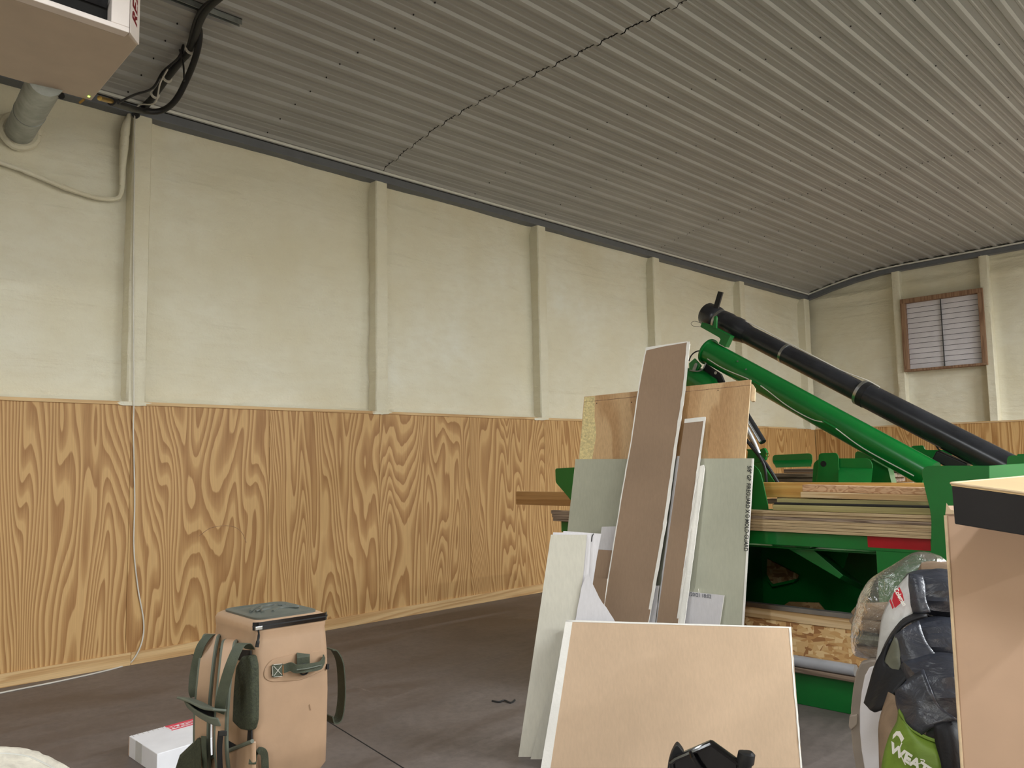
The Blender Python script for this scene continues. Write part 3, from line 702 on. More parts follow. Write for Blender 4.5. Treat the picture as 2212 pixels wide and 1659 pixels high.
P = [onp(1470, 1276, plI), onp(1564, 1286, plI), tofloor((1564, 1286), (1556, 1340), plI), tofloor((1470, 1276), (1462, 1340), plI)]
bI = sheet3('drywall_scrap', 'small light grey drywall scrap with a printed date and time', P, plI, G, DW(m_lilac))
pi_ = shiftpl(plI, -.0012); O = onp(1489, 1287, pi_); X = onp(1530, 1292, pi_)-O
text_mesh('date_stamp', '/20/21 18:02', .034, m_trim, bI, frame(O, X, V(0, 0, 1)), bold=.0003, sx=.82)
P = [onp(1480, 1270, shiftpl(plI, .017)), onp(1508, 1272, shiftpl(plI, .017)), onp(1512, 1290, shiftpl(plI, .017)), tofloor((1512, 1290), (1506, 1330), shiftpl(plI, .017)), tofloor((1480, 1270), (1474, 1330), shiftpl(plI, .017))]
sheet3('drywall_scrap', 'grey-green drywall scrap just showing above the dated scrap', P, shiftpl(plI, .017), .01, DW(m_greyp))
# ------------------------------------------------------------------ green box seed tender
TY = 5.04
st = empty('seed_tender', (4.2, 6.1, 0), 'green steel seed box tender with a conveyor tube and black spout', 'farm machine')
def gplate(name, px, Y, th=.006, rad=0, mat=None, parent=None, n=5, off=None):
    P = [ony(x, y, Y) for x, y in px]
    if rad: P = rpoly(P, rad, n)
    return MB().prism(P, off if off is not None else V(0, th, 0), 0).build(name, mat or m_green, parent or st, bevel=.0015, seg=1)
def gbox(name, lo, hi, mat=None, parent=None, bv=.004): return MB().box(lo, hi).build(name, mat or m_green, parent or st, bevel=bv)
TX0, TX1, TYB = 2.4, 7.6, 7.25
# lower skid frame
for y in (TY, 6.12, TYB): gbox('skid_beam', (TX0, y, 0), (TX1, y+.17, .205))
for x in (TX0, 3.75, 5.25, 6.6): gbox('cross_beam', (x, TY+.11, .03), (x+.1, TYB, .18))
# upper deck frame
for y in (TY, 6.12, TYB): gbox('deck_beam', (TX0, y, .975), (TX1, y+.06, 1.06))
for x in (TX0, 3.6, 4.35, 5.25, 6.6): gbox('deck_cross_beam', (x, TY+.06, .96), (x+.1, TYB, 1.055))
for y in (TY, 6.13, TYB):
    for x in (TX0, 3.65, 6.6): gbox('leg', (x, y+.075, .205), (x+.1, y+.16, .975))
gbox('leg_plate', (4.885, TY+.004, .205), (5.34, TY+.016, .985)); gbox('leg', (5.25, TY+.018, .205), (5.34, TY+.1, .975))
rf = MB().prism([ony(1873, 1155, TY-.002), ony(2009, 1160, TY-.002), ony(2011, 1190, TY-.002), ony(1875, 1182, TY-.002)], V(0, .0018, 0), 0).build('red_reflector', m_red, st)
# funnel hoppers under each bay
def hopper(x0, x1, y0, y1, zt=.95, zb=.26):
    cx, cyy = (x0+x1)/2, (y0+y1)/2; q = .14
    r = lambda a, b, c, d, z: [V(a, b, z), V(c, b, z), V(c, d, z), V(a, d, z)]
    MB().loft([r(x0, y0, x1, y1, zt), r(cx-q, cyy-q, cx+q, cyy+q, zb)], True).build('hopper', m_green, st, bevel=.004)
for (x0, x1) in ((2.55, 3.55), (3.78, 5.2), (5.4, 6.5)):
    hopper(x0, x1, 6.2, 7.2)
for (x0, x1) in ((2.55, 3.55), (5.42, 6.5)): hopper(x0, x1, 5.15, 6.08)
# panels added around the near bay to shut light out, with a sloping chute
gbox('housing', (3.6, 6.0, .2), (5.4, 6.1, .96)); gbox('added_bay_top', (3.62, 5.12, .945), (5.24, 6.0, .957))
gbox('added_bay_side', (3.6, 5.2, .2), (3.62, 6.0, .95)); gbox('added_bay_side', (5.24, 5.2, .2), (5.26, 6.0, .95))
ch = MB()
A = [ony(1690, 1178, 5.18), ony(1748, 1180, 5.18), ony(1822, 1243, 5.18), ony(1813, 1250, 5.18)]
ch.prism([A[0], A[1], A[2], A[3]], V(0, .30, -.10), 0); ch.build('chute', m_green, st, bevel=.003)
gplate('gusset', [(1765, 1178), (1836, 1186), (1815, 1248)], 5.5, .006)
gplate('gusset', [(1668, 1150), (1732, 1152), (1736, 1181), (1668, 1180)], 5.1, .006)
# triangular opening with particle board behind
P = [ony(1657, 1207, 5.95), ony(1725, 1242, 5.95), ony(1722, 1250, 5.95), ony(1668, 1262, 5.95), ony(1656, 1240, 5.95)]
MB().prism(P, V(0, .012, 0), 0).build('board_patch', m_osb2, st)
gplate('lip', [(1656, 1252), (1668, 1262), (1722, 1250), (1714, 1258), (1668, 1268)], 5.93, .05)
# corner guides
def guide(px, Y, rads, th=.008): return gplate('corner_guide', px, Y, th, rads)
g = guide([(1988, 1006), (2137, 1006), (2137, 1105), (2045, 1120), (2045, 1235), (2010, 1235), (2012, 1112), (1996, 1050)], TY-.046, [.06, 0, 0, 0, 0, 0, .06, .08])
a, b = ony(2137, 1006, TY-.046), ony(2137, 1105, TY-.046)
e = V(.17, .30, 0)
MB().prism(rpoly([a, a+e+V(0,0,.012), b+e, b], [0, .05, 0, 0]), V(-.008, .004, 0), 0).build('corner_guide_flange', m_green, st, bevel=.0015, seg=1)
guide([(1600, 1000), (1628, 1003), (1642, 1018), (1648, 1042), (1660, 1097), (1658, 1110), (1600, 1110)], TY+.065, .03)
guide([(1199, 1012), (1250, 1009), (1250, 1085), (1232, 1080), (1226, 1072), (1200, 1042)], TY+.07, [.02, 0, 0, .01, .01, .02])
# middle guides
guide([(1762, 1048), (1767, 1010), (1768, 983), (1772, 979), (1806, 978), (1811, 985), (1814, 1048)], 6.02, .02)
c = ony(1778.5, 1002, 6.0175); MB().tube([c, c+V(0, .0022, 0)], .022, 18).build('guide_hole', m_dark, st)
gu = guide([(1811, 990), (1876, 990), (1884, 1000), (1885, 1012), (1811, 1010)], 6.04, [0, .04, .02, 0, 0])
P = [ony(1811, 1010, 6.04), ony(1885, 1012, 6.04), ony(1880, 1048, 6.04), ony(1811, 1048, 6.04)]
P[2] = ony(1881, 1048, 5.9); P[3] = ony(1811, 1048, 5.9)
MB().prism(P, V(0, .006, .003), 0).build('corner_guide_flange', m_green, st, bevel=.0015, seg=1)
guide([(1754, 1048), (1757, 1000), (1768, 992), (1768, 1048)], 6.05, [0, .03, 0, 0])
guide([(1669, 983), (1750, 979), (1755, 985), (1754, 1002), (1750, 1006), (1674, 1006), (1668, 998)], 7.1, .03)
P = [ony(1669, 995, 7.1), ony(1752, 993, 7.1), ony(1752, 1008, 6.95), ony(1676, 1010, 6.95)]
MB().prism(P, V(0, .006, .003), 0).build('corner_guide_flange', m_green, st)
guide([(1846, 1000), (1847, 978), (1853, 974), (1885, 986), (1890, 1000)], 7.1, .02)
guide([(1967, 975), (1968, 965), (1972, 963), (1995, 962), (1998, 972), (2050, 972), (2056, 977), (2056, 1004), (1975, 1000)], 7.1, .015)
guide([(2174, 1048), (2175, 990), (2180, 984), (2290, 983), (2290, 1048)], 5.95, [0, .02, .02, 0, 0])
guide([(2196, 1000), (2197, 981), (2260, 979), (2260, 1000)], 7.1, .01)
# conveyor tube with its flange, cradle, bracket and clips
A = ony(1531, 760, 6.5); B = ony(2012, 1026, 6.3); ax = (B-A).normalized()
ct = MB().tube([A, B], .103, 32).build('conveyor_tube', m_green, st, smooth=True)
MB().tube([A-ax*.012, A+ax*.006], .120, 32).build('end_flange', m_green, ct, smooth=True)
sidev = ax.cross(V(0,0,1)).normalized(); upv = sidev.cross(ax).normalized()
if upv.z < 0: upv = -upv
tc = -1 if sidev.dot(FWD) > 0 else 1                # side of the tube that faces the camera
def ontube(s, ang, r=.106): return A+ax*s+(sidev*tc*math.cos(ang)+upv*math.sin(ang))*r
LT = (B-A).length
wire = [ontube(.09, -.35), ontube(.3, -.40), ontube(LT*.3, -.10), ontube(LT*.45, -.52), ontube(LT*.56, -.5), ontube(LT*.64, -.14), ontube(LT*.78, -.50), ontube(LT*.97, -.42)]
cable('wire', wire, .0045, m_cord, parent=ct, n=6)
for s_, an in ((LT*.29, -.12), (LT*.635, -.15)):
    MB().tube([ontube(s_-.06, an), ontube(s_+.06, an)], .009, 8).build('wire_clip', m_green, ct)
for s_ in (.38, .5):
    q = ontube(s_, .45 if s_ > .4 else .7); MB().tube([q, q+(q-(A+ax*s_)).normalized()*.006], .008, 8).build('bolt', m_steel, ct)
P = [ony(x, y, 6.5) for x, y in ((1560, 736), (1566, 748), (1570, 745), (1554, 731), (1513, 707), (1517, 697), (1577, 727), (1565, 748), (1551, 744))]
br = [ony(x, y, 6.46) for x, y in ((1512, 706), (1516, 696), (1536, 703), (1578, 725), (1566, 750), (1552, 742), (1556, 733), (1553, 729))]
MB().prism(br, V(0, .07, 0), 0).build('spout_cradle', m_green, ct, bevel=.004)
gplate('spout_cradle_pin', [(1540, 708), (1542, 684), (1547, 682), (1548, 686), (1547, 709)], 6.44, .02, parent=ct)
cable('safety_wire', [ony(1513, 697, 6.47), ony(1500, 694, 6.47), ony(1493, 698, 6.47), ony(1497, 704, 6.47), ony(1512, 706, 6.47)], .002, m_ink, parent=ct, n=5)
# head gearbox below the tube mouth
gh = empty('head_drive', ony(1500, 830, 6.45)); gh.parent = st; gh.location = WL[gh.name]-WL[st.name]
MB().tube([ony(1470, 820, 6.5), ony(1505, 818, 6.48), ony(1530, 835, 6.46), ony(1545, 870, 6.46)], [.10, .105, .10, .09], 24).build('gearbox', m_green, gh, smooth=True)
gplate('drive_plate', [(1488, 785), (1500, 774), (1514, 790), (1506, 800), (1489, 804)], 6.40, .02, parent=gh)
gplate('link_plate', [(1496, 796), (1501, 784), (1505, 784), (1506, 788), (1501, 803), (1495, 803)], 6.385, .01, .008, mat=m_galv, parent=gh)
mb = MB()
for px in ([(1516, 800), (1524, 786), (1556, 808), (1563, 824), (1545, 845), (1528, 812)],): mb.prism([ony(x, y, 6.5) for x, y in px], V(0, .03, 0), 0)
mb.build('hinge_arm', m_black, gh)
for x, y in ((1545.5, 805.5), (1532.5, 814.5)):
    c = ony(x, y, 6.49); MB().tube([c, c+V(0, .012, 0)], .014, 12).build('pivot_pin', m_steel, gh)
cable('drive_hose', [ony(1518, 758, 6.45), ony(1505, 759, 6.42), ony(1494, 767, 6.42), ony(1488, 780, 6.42)], .006, m_black, parent=gh)
cable('drive_hose', [ony(1525, 784, 6.38), ony(1518, 797, 6.37), ony(1508, 802, 6.37), ony(1490, 800, 6.37)], .006, m_galv, parent=gh)
# stand for the tube
gplate('tube_stand', [(1882, 992), (1918, 1012), (1926, 1044), (1926, 1075), (1880, 1075)], 6.45, .1)
# telescoping black spout
A2 = ony(1535, 682, 6.72); B2 = ony(2185, 1014, 6.45); ax2 = (B2-A2).normalized(); L2 = (B2-A2).length
def sp(s): return A2+ax2*s
s1 = .31*L2; s2 = .575*L2
to = MB().tube([sp(.13), sp(s2+.02)], .083, 28).build('spout_tube', m_blackpoly, st, smooth=True)
MB().tube([sp(s2), sp(L2*1.02)], .098, 28).build('lower_spout', m_blackpoly, to, smooth=True)
rr = [(-.06, .10), (-.05, .108), (.05, .112), (.09, .106), (.10, .096), (.13, .096), (.14, .104), (.22, .108), (.26, .10), (.30, .108), (.36, .107), (.40, .096), (.46, .085)]
MB().tube([sp(s) for s, _ in rr], [q for _, q in rr], 24).build('rubber_boot', m_blackpoly, to, smooth=True)
for s_, r_ in ((s1, .0865), (s2+.01, .103), (.115, .102)):
    MB().tube([sp(s_-.012), sp(s_+.012)], r_, 28).build('hose_clamp', m_steel, to, smooth=True)
MB().tube([sp(s2+.012), sp(s2+.07)], .1015, 28).build('rubber_sleeve', m_black, to, smooth=True)
gplate('handle_bar', [(1538, 672), (1551, 629), (1561, 631), (1548, 676)], 6.66, .02, mat=m_black, parent=to)
u2 = V(0,0,1)-ax2*ax2.z; u2.normalize()
cable('pull_rope', [sp(.36)+u2*.099, sp(.6)+u2*.10, sp(.9)+u2*.088, sp(s1)+u2*.094, sp(s1+.4)+u2*.088, sp(s2-.2)+u2*.088, sp(s2)+u2*.107, sp(s2+.12)+u2*.104], .0045, m_cord, parent=to, n=6)
MB().obox(ony(2055, 998, 6.5), V(.10, 0, -.05), V(0, .05, 0), V(.02, 0, .035)).build('motor_cover', m_black, st, bevel=.01)
cable('hydraulic_hose', [ony(2022, 963, 6.5), ony(2035, 980, 6.5), ony(2045, 990, 6.5)], .006, m_black, parent=st)
# lift cylinder with hoses beside the boards
cl = MB().tube([ony(1608, 890, 5.75), ony(1634, 932, 5.72), ony(1648, 955, 5.7)], .026, 14).build('lift_cylinder', m_black, st, smooth=True)
MB().tube([ony(1612, 905, 5.68), ony(1642, 955, 5.66)], .012, 10).build('rod', m_steel, cl, smooth=True)
MB().tube([ony(1612, 925, 5.62), ony(1628, 955, 5.62), ony(1640, 980, 5.62)], [.022, .02, .014], 12).build('chrome_rod', m_steel, cl, smooth=True)
cable('hydraulic_hose', [ony(1612, 950, 5.6), ony(1640, 985, 5.6), ony(1660, 1010, 5.6), ony(1682, 1046, 5.6)], .014, m_black, parent=cl)
cable('hydraulic_hose', [ony(1640, 985, 5.58), ony(1652, 1010, 5.58), ony(1656, 1045, 5.58)], .011, m_black, parent=cl)
gplate('cylinder_lug', [(1640, 972), (1650, 967), (1656, 977), (1653, 993), (1645, 998), (1630, 1000), (1612, 970)], 5.75, .03, .01, parent=cl)
ringp = [ony(1658.5+3.5*math.cos(t_), 983+4*math.sin(t_), 5.7) for t_ in [q*math.pi/7 for q in range(15)]]
MB().tube(ringp, .003, 6).build('linch_pin', m_brass, cl, smooth=True)
gplate('lift_arm', [(1615, 975), (1632, 983), (1675, 1043), (1675, 1060), (1640, 1060), (1612, 1010)], 5.9, .06, parent=st)

# ------------------------------------------------------------------ lumber stacked on the deck and skid
zs = 1.062
labels = ['lowest plywood sheet of the stack on the green deck', 'second lowest plywood sheet of the stack on the green deck', 'third plywood sheet up in the stack on the green deck', 'fourth plywood sheet up in the stack on the green deck', 'fifth plywood sheet up in the stack on the green deck', 'second highest plywood sheet of the stack on the green deck', 'top plywood sheet of the stack on the green deck']
for q in range(7):
    th = .0178; x1 = 5.225+.004*noise.noise(V(q*3.3, 1, 0)); x0 = x1-2.44; 
    if q in (1, 2, 3): x0 = 2.37+.02*q
    yy = TY-.03+.006*random.random()+(.012 if q == 5 else 0)
    pts = [V(x0, yy, zs), V(x1, yy, zs), V(x1, yy, zs+th-.0004), V(x0, yy, zs+th-.0004)]
    o = MB().prism(pts, V(0, .075, 0), (0, 0, 0)).build('plywood_sheet', [m_edge if q not in (4,) else m_edgedark], bevel=.001, seg=1)
    tag(o, labels[q], 'plywood', 'plywood sheets stacked on the tender')
    zs += th+.0012
# weathered ragged sheet end on the left
zz = zs
def lum(name, label, x0, x1, y, z, dy, dz, mat, tilt=0, cat='board', yaw=0, roll=0, group=None, bv=.003):
    c = V((x0+x1)/2, y+dy/2, z+dz/2); X = V(math.cos(yaw)*math.cos(tilt), math.sin(yaw), math.sin(tilt)).normalized(); Z = (V(0,0,1)-X*X.z).normalized(); Yv = Z.cross(X)
    o = MB().obox(c, X*(x1-x0)/2, Yv*dy/2, Z*dz/2).build(name, mat, bevel=bv)
    return tag(o, label, cat, group)
lum('timber_bearer', 'thick treated timber bearer under the loose boards on the deck', 4.26, 5.24, TY+.075, 1.0625, .30, .127, m_green_lum, cat='timber')
lum('lumber', 'treated greenish board lying along the front of the plywood stack', 4.24, 5.26, TY+.0, zz, .14, .036, m_green_lum)
lum('black_bar', 'long thin black bar lying on the treated board', 4.24, 5.26, TY+.02, zz+.0365, .03, .014, m_black, cat='bar')
lum('lumber', 'upper treated board behind the black bar on the stack', 4.24, 5.26, TY+.06, zz+.0365, .14, .036, m_green_lum)
lum('lumber', 'pale knotty board lying on the stack in front of the big guide', 4.405, 5.26, TY+.06, zz+.076, .09, .036, m_pinex, -.016)
lum('lumber', 'rough sawn pinkish board lying on top of the pale knotty board', 4.405, 5.26, TY+.09, zz+.113, .10, .042, m_rough, -.018)
lum('lumber', 'orange-yellow smooth board along the back of the lumber stack', 4.0, 5.26, TY+.21, zz+.074, .038, .10, m_yellow)
lum('lumber', 'thin yellow board flat beside the orange-yellow board', 4.0, 5.26, TY+.255, zz+.074, .10, .085, m_yellow)
lum('lumber', 'plank end sticking out to the left past the green guide', 1.81, 4.0, TY+.085, 1.175, .038, .112, m_oldpine)
for q in range(3):
    a = ony(1194+q, 1118+11*q, TY-.03)
    lum('plywood_offcut', ['upper weathered plywood offcut end left of the drywall', 'middle weathered plywood offcut end left of the drywall', 'lower weathered plywood offcut end left of the drywall'][q], a.x+.006*q, a.x+.55, TY-.05, 1.062+.0285*(2-q), .04, .028, m_edgedark, cat='plywood', group='weathered plywood ends')
# boards stacked on the far bays
rows = [(1672, 1754, 1010, 'topmost'), (1676, 1754, 1016, 'second'), (1670, 1754, 1022, 'third'), (1680, 1754, 1028, 'fourth'), (1672, 1754, 1033, 'fifth'), (1676, 1754, 1039, 'lowest')]
zz2 = 1.062; 
Yq = 6.75
n_ = 10
for q in range(n_):
    a = ony(1668+6*((q*7) % 4), 1030, Yq); b = ony(1940-9*((q*5) % 3), 1030, Yq)
    h_ = .036
    o = lum('weathered_board', '%s weathered grey board in the pile behind the lift cylinder' % ['lowest', 'second lowest', 'third lowest', 'fourth lowest', 'fifth lowest', 'fifth highest', 'fourth highest', 'third highest', 'second highest', 'topmost'][q], a.x-.12*(q % 3), b.x, Yq+.02*((q*3) % 4), zz2, .30, h_-.004, m_grey_lum, group='weathered boards on the far bay', tilt=.002*((q % 3)-1))
    zz2 += h_+.002
# goods on the skid: osb, rail, pipe, board
lum('skid_board', 'long board lying on the green skid under the grey pipe', 3.0, 4.86, TY-.06, .2055, .12, .03, m_grey_lum)
a, b = ony(1690, 1397, TY-.03), ony(1846, 1438, TY-.03)
pv = MB().tube([V(2.9, a.y, .27), V(4.74, a.y, .27)], .034, 20).build('grey_pipe', m_pvc, smooth=True); tag(pv, 'grey plastic conduit pipe lying in front of the particle board', 'pipe')
pln = leanplane((4.3, TY-.015, .2355), (1, 0), math.radians(8))
P = [V(2.9, TY+.008, .2365), V(4.84, TY+.008, .2365), V(4.84, TY+.04, .488), V(2.9, TY+.04, .488)]
ob = MB().prism(P[::-1], V(0, .012, -.0015), 0).build('osb_strip', m_osb); tag(ob, 'particle board strip on edge above the grey pipe', 'particle board')
lum('trim_board', 'smooth pine trim board resting on the particle board strip', 2.9, 4.84, TY+.032, .490, .035, .066, m_pinex)
mb = MB(); mb.box((2.9, TY+.022, .5575), (4.84, TY+.072, .5605)).box((2.9, TY+.022, .5605), (4.84, TY+.024, .585)).box((2.9, TY+.070, .5605), (4.84, TY+.072, .585))
tag(mb.build('steel_track', m_steel), 'silver steel track lying along the pine trim board', 'metal track')
o = MB().prism([ony(1678, 1318, 5.5), ony(1704, 1300, 5.5), ony(1768, 1302, 5.5), ony(1784, 1322, 5.5), V(ony(1784, 1345, 5.5).x, 5.5, 0), V(ony(1678, 1340, 5.5).x, 5.5, 0)], V(0, .012, 0), 0).build('osb_offcut', m_osb2); 
tag(o, 'dark particle board offcut in the shadow under the green deck', 'particle board')
# ------------------------------------------------------------------ backpack cooler on a stool
F_, R_, L_c = V(4.47, 1.29, 0), V(4.4836, 1.5486, 0), V(4.1594, 1.3063, 0)
ex = (R_-F_).normalized(); ey = (L_c-F_); ey = (ey-ex*ey.dot(ex)).normalized(); CW, CD = .262, .312; Z0, Z1 = .56, 1.05
stl = empty('stool', F_+ex*CW/2+ey*CD/2, 'plain wooden stool standing hidden under the tan cooler', 'stool')
cc = F_+ex*CW/2+ey*CD/2
MB().obox(cc+V(0,0,.535), ex*.11, ey*.13, V(0,0,.012)).build('seat', m_ply2, stl, bevel=.004)
for i in (-1, 1):
    for j in (-1, 1): MB().obox(cc+ex*.09*i+ey*.11*j+V(0,0,.261), ex*.016, ey*.016, V(0,0,.261)).build('leg', m_pine, stl, bevel=.003)
ck = empty('backpack_cooler', cc+V(0,0,Z0-.012), 'tan backpack cooler with olive straps and a charcoal lid', 'cooler')
def rrect(z, grow=0, rad=.034, n=5):
    pts = [(-grow, -grow), (CW+grow, -grow), (CW+grow, CD+grow), (-grow, CD+grow)]
    return [F_+ex*q.x+ey*q.y+V(0,0,z) for q in rpoly([V(a, b, 0) for a, b in pts], rad, n)]
lv = [(Z0-.012, -.02), (Z0-.008, -.008), (Z0+.01, .002), (Z0+.1, .004), (Z0+.24, .006), (Z0+.36, .004), (.985, .0), (1.0, -.002), (1.012, .0), (1.03, .001), (1.042, -.004), (1.048, -.014)]
MB().loft([rrect(z, g_) for z, g_ in lv]).build('body', m_tanfab, ck, smooth=True)
MB().loft([rrect(1.046, -.022, .04), rrect(1.054, -.022, .04), rrect(1.056, -.03, .04), rrect(1.052, -.042, .04), rrect(1.052, -.06, .04), rrect(1.055, -.075, .04), rrect(1.057, -.1, .03)]).build('lid_panel', m_lid, ck, smooth=True)
# embossed relief on the lid
lc = cc+V(0,0,1.057)
for pts in ([(-.05,-.05),(-.02,.03),(.03,.06),(.07,.03)], [(-.07,.0),(-.03,.05),(.0,.08)], [(-.02,-.06),(.03,-.02),(.08,-.04),(.05,.01)], [(-.06,-.02),(0,0),(.05,.05)]):
    MB().tube(smoothpath([lc+ex*a+ey*b for a, b in pts], 5), .005, 6).build('lid_relief', m_lid, ck, smooth=True)
PR = lambda x, y, w_=0: onp(x, y, (F_-ey*w_, ey)); PL = lambda x, y, w_=0: onp(x, y, (F_-ex*w_, ex))
# zip across the camera side
zz_ = PR(620, 1344, .004).z; rg_ = rrect(zz_, .003, .035)
zb = rg_[2:11]
zp = MB().ribbon(smoothpath(zb, 4), V(0,0,1), .024, .0035).build('zip', m_gloss, ck, smooth=True, bevel=.001)
MB().ribbon(smoothpath([q+(q-cc-V(0,0,q.z-cc.z)).normalized()*.002 for q in zb], 4), V(0,0,1), .004, .003).build('zip_teeth', m_black, zp)
MB().obox(PR(559, 1357, .013), ex*.012, V(0,0,.006), ey*.003).build('slider', m_steel, zp, bevel=.002)
MB().tube(smoothpath([PR(558, 1360, .014), PR(559, 1372, .012), PR(557, 1386, .012), PR(555, 1398, .012)], 4), [.003]*4+[.004]*4+[.006]*5, 8).build('zip_pull', m_black, zp, smooth=True)
# side patch and carry handle
pp = [PR(570, 1448, .0075), PR(585, 1425, .0075), PR(640, 1412, .0075), PR(705, 1404, .0075), PR(705, 1446, .0075), PR(650, 1470, .0075), PR(585, 1474, .0075), PR(570, 1465, .0075)]
MB().prism(rpoly(pp, .02), ey*.004, 0).build('side_patch', m_tanfab, ck, bevel=.0015, seg=1)
hd = [PR(587, 1447, .011), PR(614, 1444, .012), PR(628, 1440, .02), PR(640, 1445, .035), PR(662, 1443, .042), PR(690, 1438, .036), PR(698, 1428, .02), PR(700, 1418, .012)]
hp = MB().ribbon(smoothpath(hd, 5), V(0,0,1), .026, .004).build('side_handle', m_web, ck, smooth=True)
sq = [PR(588, 1436, .0155), PR(611, 1434, .0155), PR(611, 1460, .0155), PR(589, 1463, .0155)]
MB().prism(sq, ey*.003, 0).build('stitched_tab', m_web, hp)
for a_, b_, mt in ((0, 2, m_cord), (1, 3, m_cord), (1, 2, m_orange), (0, 3, m_cord), (0, 1, m_cord), (3, 2, m_cord)):
    MB().tube([sq[a_].lerp(sq[b_], .12)-ey*.0008, sq[a_].lerp(sq[b_], .88)-ey*.0008], .0008, 5).build('stitching', mt, hp)
MB().tube(smoothpath([PR(641, 1447, .046), PR(665, 1444, .05), PR(695, 1437, .042)], 4), .0022, 5).build('stitching', m_pipe_edge, hp)
hk = [PR(640, 1424, .013), PR(640, 1414, .022), PR(655, 1411, .024), PR(668, 1413, .02)]
MB().ribbon([PR(655, 1412, .013), PR(655, 1420, .02), PR(655, 1434, .016), PR(655, 1444, .012)], ex, .044, .004).build('hook_tab', m_web, ck)
c = PR(657, 1446, .02); MB().tube([c+ex*.016*math.cos(t_)+V(0,0,.016)*math.sin(t_) for t_ in [q*math.pi/8 for q in range(17)]], .003, 6).build('ring', m_black, ck, smooth=True)
MB().obox(PR(670, 1528, .0075), ex*.002+V(0,0,-.009), V(0,0,.0012)+ex*.0006, ey*.0005).build('scuff', m_frame, ck)
MB().obox(PR(707, 1440, .004), V(0,0,.008), ex*.004, ey*.006).build('rivet_tab', m_black, ck)
# strap loop on the far side
lp = [onp(x, y, (F_+ey*.17, ey)) for x, y in ((711, 1402), (722, 1405), (734, 1430), (738, 1475), (737, 1520), (730, 1553), (716, 1560), (711, 1545))]
MB().ribbon(smoothpath(lp, 5), ey, .05, .004).build('far_strap', m_web, ck, smooth=True)
# back panel, shoulder straps and belt on the left side
vw = RIGHT.copy()
def strap(name, px, width, mat, th=.012, wd=None, edge=True, k=6):
    path = smoothpath([PL(x, y, w_) for x, y, w_ in px], k)
    wds = wd or (RIGHT*.8+ey*-.3)
    o = MB().ribbon(path, wds, width, th).build(name, mat, ck, smooth=True, bevel=min(.004, th*.4))
    if edge:
        for sgn in (-1, 1):
            pe_ = []
            for i, P in enumerate(path):
                t = (path[min(i+1, len(path)-1)]-path[max(i-1, 0)]).normalized(); a = (wds-t*wds.dot(t)).normalized(); pe_.append(P+a*sgn*width*.5)
            MB().tube(pe_, th*.55, 7).build('piping', m_pipe_edge, o, smooth=True)
    return o
padp = [PL(x, y, .02) for x, y in ((508, 1440), (520, 1418), (536, 1416), (541, 1440), (542, 1500), (541, 1560), (536, 1580), (516, 1576), (500, 1560), (503, 1490))]
pad = MB().prism(rpoly(padp, .01), ex*.03, 0).build('mesh_pad', m_mesh, ck, bevel=.012, seg=3)
MB().prism([PL(x, y, .004) for x, y in ((474, 1400), (541, 1405), (543, 1600), (468, 1640))], ex*.004, 0).build('back_panel', m_blackfab, ck)
strap('shoulder_strap', [(462, 1372, .0), (455, 1380, .03), (447, 1430, .055), (440, 1500, .065), (436, 1560, .06), (436, 1620, .05), (440, 1670, .03)], .048, m_tanfab)
strap('shoulder_strap', [(500, 1384, .0), (494, 1392, .04), (488, 1440, .07), (482, 1500, .085), (478, 1560, .085), (478, 1620, .08), (484, 1680, .05)], .036, m_tanfab)
strap('load_strap', [(462, 1370, .0), (450, 1374, .04), (432, 1400, .07), (420, 1450, .08), (416, 1490, .085), (420, 1505, .08)], .03, m_web, .003, edge=False)
strap('load_strap', [(540, 1402, .0), (530, 1390, .03), (515, 1398, .07), (497, 1440, .10), (480, 1500, .11), (474, 1540, .105)], .034, m_web, .003, edge=False)
# rubber carry grip between the straps
gr = [PL(x, y, w_) for x, y, w_ in ((396, 1508, .10), (420, 1516, .11), (450, 1530, .12), (475, 1534, .115))]
MB().ribbon(smoothpath(gr, 5), RIGHT*.2+V(0,0,.2)+ex*-.8, .045, .008).build('grip_flap', m_pipe_edge, ck, smooth=True, bevel=.003)
gr = [PL(x, y, w_) for x, y, w_ in ((402, 1520, .10), (425, 1540, .115), (455, 1556, .125), (474, 1560, .115))]
MB().ribbon(smoothpath(gr, 5), V(0,0,.8)+ex*-.4, .03, .006).build('grip_flap', m_pipe_edge, ck, smooth=True, bevel=.003)
MB().prism([PL(x, y, .095) for x, y in ((405, 1518), (470, 1540), (470, 1556), (430, 1545))], ex*.02, 0).build('grip_core', m_blackfab, ck)
# lower webbing, buckle and hip belt
strap('lower_web', [(440, 1590, .07), (441, 1625, .065), (444, 1680, .05)], .018, m_web, .003, edge=False)
strap('lower_web', [(477, 1580, .098), (474, 1620, .095), (477, 1690, .08)], .018, m_blackfab, .004, edge=False)
MB().obox(PL(482, 1584, .10), RIGHT*.010, V(0,0,.008), ex*.003).build('buckle', m_black, ck, bevel=.002)
MB().prism([PL(x, y, .02) for x, y in ((545, 1602), (545, 1690), (420, 1690), (424, 1662), (450, 1640), (500, 1620))], ex*.014, 0).build('hip_belt', m_tanfab, ck, bevel=.005)
MB().tube(smoothpath([PL(x, y, .022) for x, y in ((545, 1601), (500, 1619), (450, 1639), (424, 1661))], 4), .006, 8).build('belt_piping', m_pipe_edge, ck, smooth=True)
MB().loft([[PL(x, y, w_) for x, y in px] for w_, px in ((.03, ((430, 1590), (432, 1660), (395, 1700), (370, 1700), (390, 1635))), (.075, ((434, 1588), (436, 1665), (390, 1705), (365, 1700), (388, 1630))))]).build('belt_wing', m_mesh, ck, bevel=.012)
bl = [PL(545, 1650, .02), PR(549, 1628, .012), PR(556, 1622, .02), PR(568, 1624, .024), PR(572, 1640, .02), PR(573, 1690, .012)]
